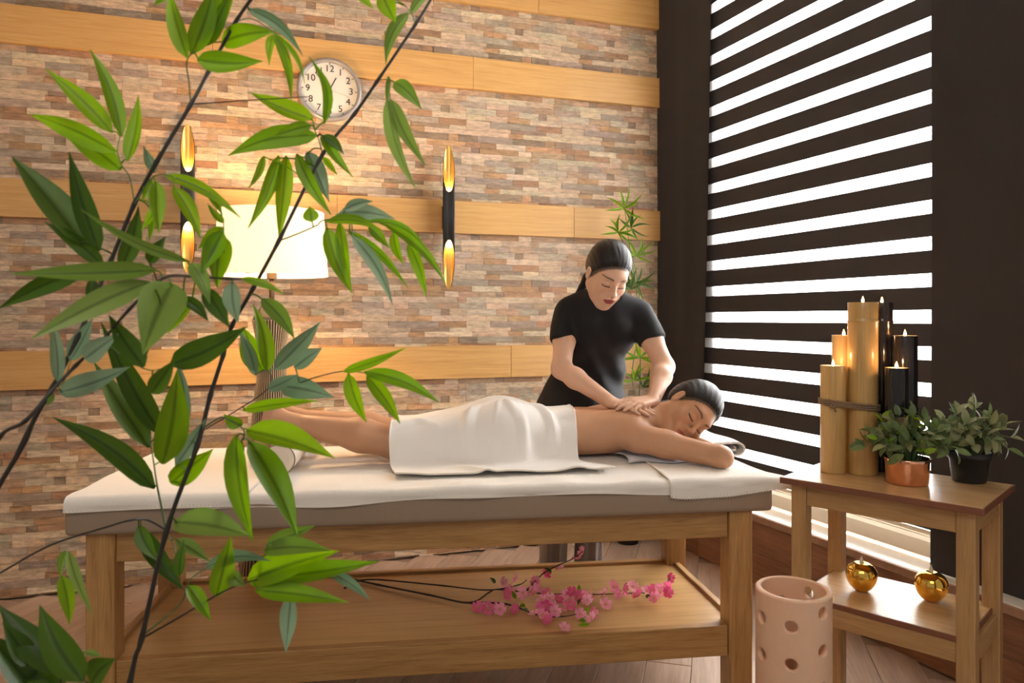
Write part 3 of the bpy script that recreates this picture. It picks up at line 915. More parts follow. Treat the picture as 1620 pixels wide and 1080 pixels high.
# ------------------------------------------------------------------ small leafy plants in pots
def oval_leaf_mesh(L, W, fold=0.25, curl=0.3):
    V, Fc = [], []
    n = 5
    for i in range(n + 1):
        t = i / n
        w = W * (math.sin(math.pi * min(1, t ** 0.9 * 0.97 + 0.03)) ** 0.65) * 0.5 if 0 < i < n else 0.0008
        z = -curl * L * t * t
        V += [(t * L, -w, z + fold * w), (t * L, 0, z), (t * L, w, z + fold * w)]
    for i in range(n):
        a = i * 3
        Fc += [(a, a + 1, a + 4, a + 3), (a + 1, a + 2, a + 5, a + 4)]
    return pymesh('leaf', V, Fc)
def frame_dir(d, up=(0, 0, 1), roll=0.0):
    x = nrm(d); y = np.cross(up, x)
    if np.linalg.norm(y) < 1e-3: y = np.cross((0, 1, 0), x)
    y = nrm(y); z = np.cross(x, y)
    y2 = math.cos(roll) * y + math.sin(roll) * z; z2 = -math.sin(roll) * y + math.cos(roll) * z
    return x, y2, z2
def potted(name, label, px, py, pot_prof, pot_mat, soil_z, soil_r, crown, n_st, per, mats, seed, size):
    Y = (CAM_H - STZ) * F_PX / (py - HY)
    p = np.array(((px - CX) / F_PX * Y, Y, STZ))
    root = thing(name, label, 'potted plant', p)
    T = Matrix.Translation(Vector(p))
    V, Fc = lathe(pot_prof, 40)
    link('pot', pymesh('pot', V, Fc), pot_mat, root, T, smooth=True)
    V, Fc = lathe([(soil_r, soil_z - 0.004), (soil_r * 0.6, soil_z + 0.001), (0, soil_z + 0.003)], 24)
    link('soil', pymesh('soil', V, Fc), M['soil'], root, T)
    r = random.Random(seed)
    shapes = []
    for mk in mats:
        for v in range(2):
            me = oval_leaf_mesh(size * (1.0 + 0.15 * v), size * 0.54, 0.3, 0.15 + 0.2 * v); me.materials.append(M[mk])
            me.polygons.foreach_set('use_smooth', [True] * len(me.polygons)); shapes.append(me)
    rx, ry, zc, rz = crown
    for s in range(n_st):
        a = 2 * math.pi * (s * 0.381966 + 0.02 * r.random())
        el = math.sqrt((s + 0.5) / n_st)
        end = p + np.array((math.cos(a) * rx * el, math.sin(a) * ry * el, zc + rz * math.sqrt(max(0.0, 1 - el * el * 0.85)) * r.uniform(0.8, 1.05) - 0.25 * rz * el))
        b0 = p + np.array((math.cos(a) * soil_r * 0.5 * el, math.sin(a) * soil_r * 0.5 * el, soil_z))
        mid = (b0 + end) / 2 + np.array((0, 0, 0.35 * rz))
        mid = b0 * 0.55 + end * 0.45 + np.array((0, 0, 0.30 * rz * el))
        path = catmull([b0, mid, end], 5)
        V, Fc = tube_mesh(path, [0.0011] * len(path), 5)
        link('stem', pymesh('stem', V, Fc), M['stem_green'], root)
        for q in range(per):
            t = 1.0 - 0.62 * (q // 2) / max(1, per // 2) - 0.03 * (q % 2)
            k = min(len(path) - 2, int(t * (len(path) - 1)))
            base = path[k] if q > 1 else path[-1]
            tdir = nrm(path[k + 1] - path[k])
            az = r.uniform(0, 6.28) if q else 0
            sidev = nrm(np.cross(tdir, (math.cos(az), math.sin(az), 0.3)))
            d = nrm(tdir * (0.5 if q else 1.0) + sidev * (0.9 if q else 0.15) + np.array((0, 0, 0.15)))
            outw = nrm(base - (p + np.array((0, 0, zc)))) + np.array((r.uniform(-.5, .5), r.uniform(-.6, .2), r.uniform(-.1, .6)))
            x, y, z = frame_dir(d, up=nrm(outw - d * (outw @ d)), roll=r.uniform(-0.3, 0.3))
            sc = r.uniform(0.75, 1.15)
            me = shapes[r.randrange(len(shapes))]
            lf = link('leaf', me, None, root, basis(x * sc, y * sc, z * sc, base))
    return root
potted('potted_shrub', 'bushy green plant in a shiny copper pot on the side table', 1435, 764,
       [(0.0, 0.001), (0.050, 0.001), (0.053, 0.005), (0.056, 0.060), (0.0585, 0.068), (0.0575, 0.072), (0.054, 0.070), (0.052, 0.058)], M['copper'], 0.060, 0.052,
       (0.128, 0.085, 0.072, 0.125), 42, 7, ['leaf_olive', 'leaf_olive', 'leaf_olive', 'leaf_olive', 'leaf_sage', 'leaf_lime'], 21, 0.036)
potted('potted_shrub', 'pale sage green plant in a plain black pot on the side table corner', 1533, 761,
       [(0.0, 0.001), (0.040, 0.001), (0.042, 0.004), (0.0495, 0.066), (0.054, 0.066), (0.056, 0.084), (0.052, 0.084), (0.049, 0.070)], M['pot_black'], 0.070, 0.049,
       (0.120, 0.075, 0.085, 0.130), 34, 7, ['leaf_sage', 'leaf_sage', 'leaf_olive', 'leaf_sage'], 33, 0.038)

# ------------------------------------------------------------------ floor lamp behind the table
LY = 2.95
lp = P(430, 640, LY); lp[2] = 0.0
lamp = thing('floor_lamp', 'floor lamp with glowing white drum shade and striped reed column', 'lamp', lp)
TLm = Matrix.Translation(Vector(lp))
def lz(py): return CAM_H - (py - HY) / F_PX * LY
def lr(px): return px / F_PX * LY
prof = [(lr(50), 0.0), (lr(50), 0.02), (lr(48), lz(905)), (lr(28), lz(650)), (lr(22), lz(600)), (lr(20), lz(552)), (lr(29), lz(506)), (lr(27), lz(501)), (lr(15), lz(481)), (0.0, lz(480))]
V, Fc = lathe(prof, 48)
link('column', pymesh('column', V, Fc), M['reed_dark'], lamp, TLm, smooth=False)
V, Fc = [], []
nr = 44
for k in range(nr):
    th = 2 * math.pi * k / nr
    path = []
    for (r, z) in prof[1:7]:
        path.append((math.cos(th) * (r + 0.001), math.sin(th) * (r + 0.001), z))
    v_, f_ = tube_mesh(path, [0.0045, 0.0045, 0.0028, 0.0024, 0.0022, 0.0030], 5)
    o = len(V); V += v_; Fc += [tuple(o + q for q in f) for f in f_]
ro = link('reeds', pymesh('reeds', V, Fc), M['reed'], lamp, TLm); ro['kind'] = 'stuff'
V, Fc = tube_mesh([(0, 0, lz(482)), (0, 0, lz(438))], 0.011, 12)
link('pole', pymesh('pole', V, Fc), M['bronze'], lamp, TLm, smooth=True)
V, Fc = lathe([(0.0, lz(441)), (0.020, lz(441)), (0.020, lz(432)), (0.0, lz(432))], 20)
link('socket', pymesh('socket', V, Fc), M['bronze'], lamp, TLm)
rs0, rs1 = 0.222, 0.205
zs0, zs1 = lz(436), lz(336)
V, Fc = lathe([(rs0, zs0), (rs1, zs1), (rs1 - 0.002, zs1), (rs0 - 0.002, zs0)], 64, close=True)
shd = link('shade', pymesh('shade', V, Fc), M['lamp_shade'], lamp, TLm, smooth=True)
shd.data.set_sharp_from_angle(angle=0.6)
for (r, z) in ((rs0 - 0.001, zs0 + 0.001), (rs1 - 0.001, zs1 - 0.001)):
    pts = [(r * math.cos(2 * math.pi * k / 48), r * math.sin(2 * math.pi * k / 48), z) for k in range(49)]
    V, Fc = tube_mesh(pts, 0.0022, 6)
    link('shade_ring', pymesh('shade_ring', V, Fc), M['lamp_shade'], shd, TLm)
for a in (0.3, 2.4, 4.5):
    V, Fc = tube_mesh([(0, 0, zs0 + 0.02), (math.cos(a) * (rs0 - 0.004), math.sin(a) * (rs0 - 0.004), zs0 + 0.02)], 0.0018, 6)
    link('spider_arm', pymesh('spider_arm', V, Fc), M['bronze'], shd, TLm)
V, Fc = lathe([(0.0, zs0 + 0.02), (0.014, zs0 + 0.03), (0.03, zs0 + 0.08), (0.022, zs0 + 0.11), (0.0, zs0 + 0.12)], 20)
link('bulb', pymesh('bulb', V, Fc), M['bulb'], lamp, TLm, smooth=True)
ld = bpy.data.lights.new('lamp_light', 'POINT'); ld.energy = 34; ld.color = (1.0, 0.64, 0.32); ld.shadow_soft_size = 0.05
lo = bpy.data.objects.new('lamp_light', ld); lo.location = (lp[0], lp[1], zs0 + 0.16); COL.objects.link(lo); set_parent(lo, lamp)

# ------------------------------------------------------------------ wall sconces
def wall_at(px, py, off):
    return hit(px, py, wb(0, 0, off), NB)
def sconce(px, py0, py1, label):
    c = wall_at(px, (py0 + py1) / 2, 0.075)
    half = (wall_at(px, py0, 0.075)[2] - wall_at(px, py1, 0.075)[2]) / 2
    root = thing('wall_sconce', label, 'wall lamp', wall_at(px, (py0 + py1) / 2, 0.0), 'slanted tube sconces on the stone wall')
    R_, n = 0.0295, 40
    face = nrm(np.array((0, 0, 0)) - np.array((c[0], c[1], 0)) + np.array((0.25, 0, 0)))   # open side looks into the room
    ax = np.cross(UP, face)
    inner = half * 0.33
    def ztop(th):                                           # slanted cut, low at the open side
        return half - (half - inner) * (0.5 + 0.5 * math.cos(th)) ** 0.85
    V, Fc, Vi, Fi = [], [], [], []
    for k in range(n):
        th = 2 * math.pi * k / n
        d = math.cos(th) * face + math.sin(th) * ax
        zt = ztop(th)
        for (r, z) in ((R_, -zt), (R_, zt), (R_ - 0.0022, zt), (R_ - 0.0022, -zt)):
            V.append(c + d * r + UP * z)
        for (r, z) in ((R_ - 0.0026, zt - 0.0006), (R_ - 0.0026, inner * 0.8), (R_ - 0.0026, -inner * 0.8), (R_ - 0.0026, -zt + 0.0006)):
            Vi.append(c + d * r + UP * z)
    for k in range(n):
        k2 = (k + 1) % n
        for q in range(3):
            Fc.append((k * 4 + q, k2 * 4 + q, k2 * 4 + q + 1, k * 4 + q + 1))
        Fc.append((k * 4 + 3, k2 * 4 + 3, k2 * 4, k * 4))
        Fi.append((k * 4, k2 * 4, k2 * 4 + 1, k * 4 + 1)); Fi.append((k * 4 + 2, k2 * 4 + 2, k2 * 4 + 3, k * 4 + 3))
    link('tube', pymesh('tube', V, Fc), M['black_metal'], root, smooth=True)
    for off in (0, 2):
        Vh = [Vi[k * 4 + off + q] for k in range(n) for q in (0, 1)]
        Fh = [(k * 2, ((k + 1) % n) * 2, ((k + 1) % n) * 2 + 1, k * 2 + 1) for k in range(n)]
        link('gold_lining', pymesh('gold_lining', Vh, Fh), M['gold_paint'], root, smooth=True)
    for sgn in (1, -1):
        V, Fc = lathe([(0.0, 0), (R_ - 0.003, 0), (R_ - 0.003, 0.004), (0, 0.004)], 24)
        pc = c + UP * (sgn * inner * 0.82)
        link('divider', pymesh('divider', V, Fc), M['black_metal'], root, Matrix.Translation(Vector(pc - UP * 0.002)))
        V, Fc = lathe([(0.010, 0.0), (0.0125, 0.006), (0.011, 0.016), (0.0, 0.020)], 16)
        if sgn < 0: V = [(v[0], v[1], -v[2]) for v in V]
        link('bulb', pymesh('bulb', V, Fc), M['bulb'], root, Matrix.Translation(Vector(pc + UP * sgn * 0.002)), smooth=True)
        ld = bpy.data.lights.new('sconce_light', 'POINT'); ld.energy = 1.1; ld.color = (1.0, 0.68, 0.36); ld.shadow_soft_size = 0.012
        lo = bpy.data.objects.new('sconce_light', ld); lo.location = pc + UP * sgn * 0.035; COL.objects.link(lo); set_parent(lo, root)
    back = c - NB * 0.045
    box('wall_plate', back, (DB, NB, UP), (0.045, 0.05, 0.115), M['black_metal'], root, bev=0.003, grain=2)
sconce(297, 193, 432, 'black and gold tube sconce left of the lamp behind the bamboo leaves')
sconce(710, 227, 458, 'black and gold tube sconce right of the clock and lamp')

# ------------------------------------------------------------------ wall clock
cc = wall_at(521.5, 142, 0.03)
clock = thing('wall_clock', 'round grey wall clock with white face on the stone wall', 'clock', wall_at(521.5, 142, 0.0))
right = -DB
CB = basis(right, UP, NB, cc)
R0 = 0.150
V, Fc = lathe([(0.0, -0.024), (R0 * 0.97, -0.024), (R0, -0.010), (R0, 0.004), (R0 * 0.965, 0.014), (R0 * 0.90, 0.015), (R0 * 0.865, 0.006), (R0 * 0.86, -0.004)], 72, cap=False)
link('case', pymesh('case', V, Fc), M['clock_grey'], clock, CB, smooth=True)
V, Fc = lathe([(R0 * 0.862, -0.004), (0.0, -0.0035)], 72)
V = [(v[0], v[1], v[2]) for v in V]
fo = link('face', pymesh('face', V, [f for f in Fc]), M['clock_face'], clock, CB)
def text_mesh(txt, size):
    cu = bpy.data.curves.new('txt', 'FONT'); cu.body = txt; cu.size = size; cu.align_x = 'CENTER'; cu.align_y = 'CENTER'; cu.extrude = 0.0003
    to = bpy.data.objects.new('txt', cu); COL.objects.link(to)
    bpy.context.view_layer.update()
    me = bpy.data.meshes.new_from_object(to.evaluated_get(bpy.context.evaluated_depsgraph_get()))
    bpy.data.objects.remove(to); bpy.data.curves.remove(cu)
    return me
for h in range(1, 13):
    a = math.pi / 2 - h * math.pi / 6
    me = text_mesh(str(h), 0.044); me.materials.clear()
    link('numeral', me, M['ink'], clock, CB @ Matrix.Translation((math.cos(a) * R0 * 0.665, math.sin(a) * R0 * 0.665, -0.0026)))
    tk = box_mesh(0.009, 0.003, 0.0006, 0)
    link('tick', tk, M['ink'], clock, CB @ Matrix.Translation((math.cos(a) * R0 * 0.825, math.sin(a) * R0 * 0.825, -0.0028)) @ Matrix.Rotation(a, 4, 'Z'))
def hand_(nm, deg, L, w, z, m):
    a = math.radians(90 - deg)
    me = box_mesh(L + 0.018, w, 0.0012, 0.0003)
    link(nm, me, m, clock, CB @ Matrix.Rotation(a, 4, 'Z') @ Matrix.Translation((L / 2 - 0.009, 0, z)))
hand_('hour_hand', 27, 0.066, 0.0052, 0.001, M['ink'])
hand_('minute_hand', 319, 0.100, 0.0042, 0.003, M['ink'])
hand_('second_hand', 107, 0.095, 0.0012, 0.005, M['clock_grey'])
V, Fc = lathe([(0.005, -0.002), (0.005, 0.006), (0.0, 0.007)], 16)
link('hub', pymesh('hub', V, Fc), M['ink'], clock, CB)
# ------------------------------------------------------------------ implicit surfaces for bodies
class Cone:
    def __init__(s, a, b, ra, rb, k=0.02, op='u'):
        s.a, s.b, s.ra, s.rb, s.k, s.op = np.asarray(a, float), np.asarray(b, float), ra, rb, k, op
        s.ba = s.b - s.a; s.l2 = max(1e-9, float(s.ba @ s.ba))
        r = max(ra, rb); s.lo = np.minimum(s.a, s.b) - r; s.hi = np.maximum(s.a, s.b) + r
    def d(s, P_):
        pa = P_ - s.a
        t = np.clip(pa @ s.ba / s.l2, 0, 1)
        q = pa - t[:, None] * s.ba
        return np.sqrt(np.einsum('ij,ij->i', q, q)) - (s.ra + (s.rb - s.ra) * t)
class CutCone(Cone):
    """round cone with a flat far end"""
    def __init__(s, a, b, ra, rb, cut, k=0.02, op='u'):
        super().__init__(a, b, ra, rb, k, op); s.n = nrm(s.ba); s.c = float(s.n @ np.asarray(cut, float))
    def d(s, P_):
        f = super().d(P_); g_ = P_ @ s.n - s.c
        return -smin(-f, -g_, 0.004)
class Ell:
    def __init__(s, c, r, R=None, k=0.02, op='u'):
        s.c, s.r, s.k, s.op = np.asarray(c, float), np.asarray(r, float), k, op
        s.R = np.eye(3) if R is None else np.asarray(R, float)         # rows are the axes
        e = np.abs(s.R.T) @ s.r
        s.lo, s.hi = s.c - e, s.c + e
    def d(s, P_):
        q = (P_ - s.c) @ s.R.T
        k0 = np.sqrt(np.einsum('ij,ij->i', q / s.r, q / s.r)); k1 = np.sqrt(np.einsum('ij,ij->i', q / s.r ** 2, q / s.r ** 2))
        return k0 * (k0 - 1.0) / np.maximum(k1, 1e-6)
class Half:
    """keeps the side where n.p < c"""
    def __init__(s, n, p, k=0.01, op='i'):
        s.n = nrm(n); s.c = float(s.n @ np.asarray(p, float)); s.k, s.op = k, op
        s.lo, s.hi = np.full(3, -9.0), np.full(3, 9.0)
    def d(s, P_): return P_ @ s.n - s.c
class Warp:
    def __init__(s, fn, amp=0.01):
        s.fn, s.k, s.op = fn, amp, 'n'
        s.lo, s.hi = np.full(3, -9.0), np.full(3, 9.0)
    def d(s, P_): return s.fn(P_)
def smin(a, b, k):
    if k <= 0: return np.minimum(a, b)
    h = np.clip(0.5 + 0.5 * (a - b) / k, 0, 1)
    return a * (1 - h) + b * h - k * h * (1 - h)
def ev(prims, P_):
    d = np.full(len(P_), 0.5)
    for p in prims:
        f = p.d(P_)
        if p.op == 'u': d = smin(d, f, p.k)
        elif p.op == 's': d = -smin(-d, f, p.k)
        elif p.op == 'i': d = -smin(-d, -f, p.k)
        else: d = d + f
    return d
def skin_mesh(name, prims, h, B=16):
    blk = h * B
    cand = set()
    for p in prims:
        if p.op != 'u': continue
        lo = np.floor((p.lo - p.k - h) / blk).astype(int); hi = np.floor((p.hi + p.k + h) / blk).astype(int)
        for i in range(lo[0], hi[0] + 1):
            for j in range(lo[1], hi[1] + 1):
                for k in range(lo[2], hi[2] + 1): cand.add((i, j, k))
    ax = np.arange(B + 1)
    GI = np.stack(np.meshgrid(ax, ax, ax, indexing='ij'), -1).reshape(-1, 3)
    rad = blk * 0.87
    keys, pos, quads = [], [], []
    OFF = 1 << 14
    def key(c): return ((c[..., 0] + OFF) << 40) | ((c[..., 1] + OFF) << 20) | (c[..., 2] + OFF)
    edges = [((0, 0, 0), (1, 0, 0)), ((0, 0, 0), (0, 1, 0)), ((0, 0, 0), (0, 0, 1))]
    for b in cand:
        o = np.array(b) * blk; cen = o + blk / 2
        act = [p for p in prims if np.all(p.lo - p.k - 0.03 < o + blk) and np.all(p.hi + p.k + 0.03 > o)]
        if not any(p.op == 'u' for p in act): continue
        dc = ev(act, cen[None, :])[0]
        if abs(dc) > rad * 1.6 + 0.012: continue
        S = ev(act, o + GI * h).reshape(B + 1, B + 1, B + 1)
        neg = S < 0
        cnt = np.zeros((B, B, B), int)
        for dx in (0, 1):
            for dy in (0, 1):
                for dz in (0, 1): cnt += neg[dx:B + dx, dy:B + dy, dz:B + dz]
        cells = np.argwhere((cnt > 0) & (cnt < 8))
        if len(cells) == 0: continue
        acc = np.zeros((len(cells), 3)); num = np.zeros(len(cells))
        cor = [(x, y, z) for x in (0, 1) for y in (0, 1) for z in (0, 1)]
        for a_ in range(8):
            for b_ in range(a_ + 1, 8):
                ca, cb = np.array(cor[a_]), np.array(cor[b_])
                if np.abs(ca - cb).sum() != 1: continue
                ia, ib = cells + ca, cells + cb
                va, vb = S[ia[:, 0], ia[:, 1], ia[:, 2]], S[ib[:, 0], ib[:, 1], ib[:, 2]]
                m = (va < 0) != (vb < 0)
                t = np.where(m, va / np.where(m, va - vb, 1), 0)
                acc += m[:, None] * (ca + t[:, None] * (cb - ca)); num += m
        pos.append(o + (cells + acc / num[:, None]) * h)
        gc = cells + np.array(b) * B
        keys.append(key(gc))
        for axis in range(3):
            e = np.zeros(3, int); e[axis] = 1
            s0 = neg[:B, :B, :B]
            s1 = neg[e[0]:B + e[0], e[1]:B + e[1], e[2]:B + e[2]]
            ed = np.argwhere(s0 != s1)
            if len(ed) == 0: continue
            flip = s0[ed[:, 0], ed[:, 1], ed[:, 2]]
            g = ed + np.array(b) * B
            u_, v_ = (axis + 1) % 3, (axis + 2) % 3
            du = np.zeros(3, int); du[u_] = 1; dv = np.zeros(3, int); dv[v_] = 1
            q = np.stack([key(g - du - dv), key(g - dv), key(g), key(g - du)], 1)
            q[~flip] = q[~flip][:, ::-1]
            quads.append(q)
    K_ = np.concatenate(keys); X = np.concatenate(pos); Q = np.concatenate(quads)
    order = np.argsort(K_); K_, X = K_[order], X[order]
    idx = np.clip(np.searchsorted(K_, Q), 0, len(K_) - 1)
    ok = np.all(K_[idx] == Q, axis=1)
    idx = idx[ok]
    # light smoothing for an even surface
    for _ in range(2):
        s = np.zeros_like(X); c = np.zeros(len(X))
        for a_ in range(4):
            nb = idx[:, (a_ + 1) % 4]
            np.add.at(s, idx[:, a_], X[nb]); np.add.at(c, idx[:, a_], 1)
            np.add.at(s, nb, X[idx[:, a_]]); np.add.at(c, nb, 1)
        X = 0.6 * X + 0.4 * s / np.maximum(c, 1)[:, None]
    me = bpy.data.meshes.new(name)
    me.vertices.add(len(X)); me.vertices.foreach_set('co', X.astype(np.float32).ravel())
    me.loops.add(len(idx) * 4); me.loops.foreach_set('vertex_index', idx.astype(np.int32).ravel())
    me.polygons.add(len(idx))
    me.polygons.foreach_set('loop_start', np.arange(0, len(idx) * 4, 4, dtype=np.int32))
    me.polygons.foreach_set('use_smooth', np.ones(len(idx), bool))
    me.update(calc_edges=True); me.validate()
    return me, X

def head_frame(fwd, up):
    z = nrm(fwd); y = np.asarray(up, float); y = nrm(y - z * (y @ z)); x = np.cross(y, z)
    return np.stack([x, y, z])                               # rows: her left, up, forward
def head_prims(c, R, s=1.0):
    def g(x, y, z): return c + s * (np.array((x, y, z)) @ R)
    def E(x, y, z, a, b_, d, k=0.02, op='u'): return Ell(g(x, y, z), np.array((a, b_, d)) * s, R, k * s, op)
    def Cn(p, q, ra, rb, k=0.02, op='u'): return Cone(g(*p), g(*q), ra * s, rb * s, k * s, op)
    L = [E(0, .034, -.014, .0725, .080, .090), E(0, -.012, .026, .0585, .078, .058, .03)]
    for m in (-1, 1):
        L += [Cn((m * .049, -.048, .004), (m * .016, -.098, .060), .023, .018, .03), E(m * .037, -.030, .056, .024, .026, .021, .022)]
    L += [E(0, -.100, .066, .019, .014, .015, .015), Cn((-.03, .024, .073), (.03, .024, .073), .012, .012, .02)]
    for m in (-1, 1):
        L += [E(m * .031, -.002, .0925, .019, .0105, .012, .012, 's'), E(m * .0315, -.003, .0690, .0165, .0125, .0140, .004)]
    L += [Cn((0, .010, .083), (0, -.030, .1005), .0062, .0085, .010), E(0, -.035, .1010, .0105, .0090, .0105, .006)]
    for m in (-1, 1):
        L += [E(m * .0115, -.0375, .0905, .0080, .0078, .0100, .005)]
    L += [E(0, -.062, .072, .034, .027, .020, .015)]
    for m in (-1, 1): L += [E(m * .0058, -.0455, .0975, .0035, .0028, .0045, .002, 's')]
    L += [Cn((-.010, -.0608, .0885), (.010, -.0608, .0885), .0062, .0062, .005), Cn((-.017, -.0640, .083), (.017, -.0640, .083), .0045, .0045, .006),
          Cn((-.0085, -.0715, .0870), (.0085, -.0715, .0870), .0072, .0072, .005),
          Cn((-.021, -.0662, .0900), (0, -.0665, .0968), .0014, .0014, .003, 's'), Cn((.021, -.0662, .0900), (0, -.0665, .0968), .0014, .0014, .003, 's')]
    for m in (-1, 1):
        L += [E(m * .0735, -.006, -.006, .0075, .030, .0175, .006), E(m * .081, -.004, -.001, .0060, .018, .0095, .004, 's')]
    return L
def head_paint(X, c, R, s, skin, lip, line, brow=(0.02, 0.013, 0.010)):
    q = (X - c) @ R.T / s
    x, y, z = np.abs(q[:, 0]), q[:, 1], q[:, 2]
    col = np.tile(np.array(skin, float), (len(X), 1))
    near_ = (np.einsum('ij,ij->i', q, q) < 0.128 ** 2) & (z < 0.113)
    def mixin(w, k):
        w = w * near_
        col[:] = col * (1 - w[:, None]) + np.array(k) * w[:, None]
    front = (z > 0.045).astype(float)
    # fine short hair where the hairline begins
    hl = y - line[0] * z - line[1] + 0.0015 * np.sin(x * 900) + 0.001 * np.sin(x * 2300 + z * 700)
    far_ear = np.clip((0.0765 - x) / 0.004, 0, 1)
    mixin(0.9 * np.clip((hl + 0.0125) / 0.010, 0, 1) * far_ear, (0.012, 0.009, 0.008))
    # lips
    e = (x / 0.0235) ** 2 + ((y + 0.0660) / np.where(y > -0.066, 0.0088, 0.0105)) ** 2
    mixin(np.clip((1.15 - e) / 0.3, 0, 1) * (z > 0.068), lip)
    # a little more red on cheeks, nose, ears
    e = ((x - .040) / .026) ** 2 + ((y + .030) / .022) ** 2
    mixin(0.22 * np.clip(1 - e, 0, 1) * front, (skin[0] * 1.02, skin[1] * 0.80, skin[2] * 0.78))
    # brows
    t = (x - 0.0335) / 0.0205
    yb = 0.0205 + 0.0045 * (1 - (t - 0.25) ** 2)
    th = 0.0031 * np.clip(1.05 - 0.35 * t, 0.3, 1.3)
    w = np.clip((1.2 - np.abs(y - yb) / th) / 0.5, 0, 1) * np.clip((1.05 - np.abs(t)) / 0.2, 0, 1) * front
    mixin(0.80 * w, brow)
    # lash line of the lowered lids
    t = (x - 0.0318) / 0.0165
    yl = -0.0105 - 0.0022 * (1 - t ** 2) + 0.0015 * t
    w = np.clip((1.25 - np.abs(y - yl) / 0.0024) / 0.5, 0, 1) * np.clip((1.05 - np.abs(t)) / 0.15, 0, 1) * front
    mixin(0.92 * w, (0.012, 0.008, 0.007))
    # lid crease
    yl = 0.0052 + 0.0022 * (1 - t ** 2)
    w = np.clip((1.0 - np.abs(y - yl) / 0.0016) / 0.5, 0, 1) * np.clip((1.0 - np.abs(t)) / 0.15, 0, 1) * front
    mixin(0.35 * w, tuple(k * 0.55 for k in skin))
    return col
def hand_prims(wrist, fdir, back, thumb_side, s=1.0, curl=(0.15, 0.25, 0.2), fan=0.10):
    f = nrm(fdir); n = np.asarray(back, float); n = nrm(n - f * (n @ f)); lat = np.cross(n, f) * thumb_side   # lat points to the thumb
    L = []
    pos = [0.027, 0.009, -0.009, -0.026]; ln = [0.068, 0.076, 0.070, 0.056]; rr = [0.0086, 0.0088, 0.0083, 0.0074]
    kn = [0.086, 0.090, 0.086, 0.078]
    w = np.asarray(wrist, float)
    for i in range(4):
        k0 = w + s * (f * 0.008 + lat * pos[i] * 0.62 - n * 0.002)
        k1 = w + s * (f * kn[i] + lat * pos[i])
        L.append(Cone(k0, k1, 0.0145 * s, 0.0108 * s, 0.010))
    for i in range(4):
        p = w + s * (f * kn[i] + lat * pos[i])
        d0 = nrm(f + lat * (pos[i] / 0.027) * fan)
        ang = 0.0
        for j, fr in enumerate((0.44, 0.31, 0.25)):
            ang += curl[j]
            d = math.cos(ang) * d0 - math.sin(ang) * n
            q = p + d * ln[i] * fr * s
            r0 = rr[i] * s * (1.0 - 0.10 * j); r1 = rr[i] * s * (0.92 - 0.12 * j)
            L.append(Cone(p, q, r0, r1, 0.0022 if j else 0.006))
            p = q
    p = w + s * (f * 0.020 + lat * 0.022 - n * 0.004)
    for (d, l_, r0, r1) in ((f * 0.62 + lat * 0.78 - n * 0.15, 0.042, 0.0135, 0.0105), (f * 0.85 + lat * 0.5 - n * 0.15, 0.032, 0.0100, 0.0090), (f * 0.95 + lat * 0.25 - n * 0.2, 0.026, 0.0090, 0.0070)):
        q = p + nrm(d) * l_ * s
        L.append(Cone(p, q, r0 * s, r1 * s, 0.006)); p = q
    return L
def strand_attr(me, X, flow):
    at = me.attributes.new('Strand', 'FLOAT_VECTOR', 'POINT')
    at.data.foreach_set('vector', flow.astype(np.float32).ravel())

# ------------------------------------------------------------------ the masseuse
TH_SKIN = (0.66, 0.40, 0.275)
hc = P(961, 433, 2.745)
HR = head_frame((0.23, -0.80, -0.55), (0.22, -0.30, 0.85))
wdir = nrm((1.0, -0.06, -0.03))
pel, wai, che, nek = np.array((0.300, 2.985, 0.84)), np.array((0.322, 2.945, 1.00)), np.array((0.345, 2.850, 1.135)), np.array((0.353, 2.800, 1.262))
shR, shL = P(897, 494, 2.82), P(1012, 496, 2.80)
elR, elL = P(888, 583, 2.715), P(1051, 580, 2.695)
wrR, wrL = P(966, 636, 2.545), P(1034, 632, 2.545)
def torso_R(axis):
    z = nrm(axis); x = nrm(wdir - z * (wdir @ z)); return np.stack([x, np.cross(z, x), z])
def torso(inf, hem=0.0):
    R1 = torso_R(nek - che); R2 = torso_R(che - wai); R3 = torso_R(wai - pel)
    fw = -R1[1] if R1[1][1] > 0 else R1[1]
    L = [Ell(pel, np.array((0.158, 0.108, 0.125)) + inf, R3, 0.05), Ell(wai, np.array((0.132, 0.092, 0.14)) + inf, R2, 0.06),
         Ell(che, np.array((0.140, 0.098, 0.125)) + inf, R1, 0.06), Ell(che + (nek - che) * 0.66, np.array((0.142, 0.070, 0.062)) + inf, R1, 0.05)]
    for m in (-1, 1):
        L.append(Ell(che + wdir * m * 0.062 + np.array((0, -0.072, -0.005)), np.array((0.056, 0.048, 0.056)) + inf, R1, 0.045))
    return L
legs_t = []
for m, fx in ((-1, 0.170), (1, 0.316)):
    hip = pel + wdir * m * 0.075 + np.array((0, 0, -0.05)); kne = np.array((fx + 0.01, 3.00, 0.45)); ank = np.array((fx, 3.04, 0.09))
    legs_t.append((hip, kne, ank))
arms = []
for (a, e, w) in ((shR, elR, wrR), (shL, elL, wrL)):
    m_ = e + (w - e) * 0.30
    arms += [Cone(a, a + (e - a) * 0.5, 0.040, 0.0405, 0.02), Cone(a + (e - a) * 0.5, e, 0.0405, 0.036, 0.02), Cone(e, m_, 0.0355, 0.0365, 0.02), Cone(m_, w, 0.0365, 0.0235, 0.02)]
body = torso(-0.010)
for (h_, k_, a_) in legs_t:
    body += [Cone(h_, k_, 0.078, 0.052, 0.05), Cone(k_, a_, 0.050, 0.034, 0.02), Cone(a_, a_ + np.array((0.0, -0.13, -0.05)), 0.034, 0.026, 0.02)]
body += arms
body += [Cone(nek + np.array((0, 0, -0.03)), hc + (np.array((0, -0.035, -0.022)) @ HR), 0.056, 0.050, 0.035)]
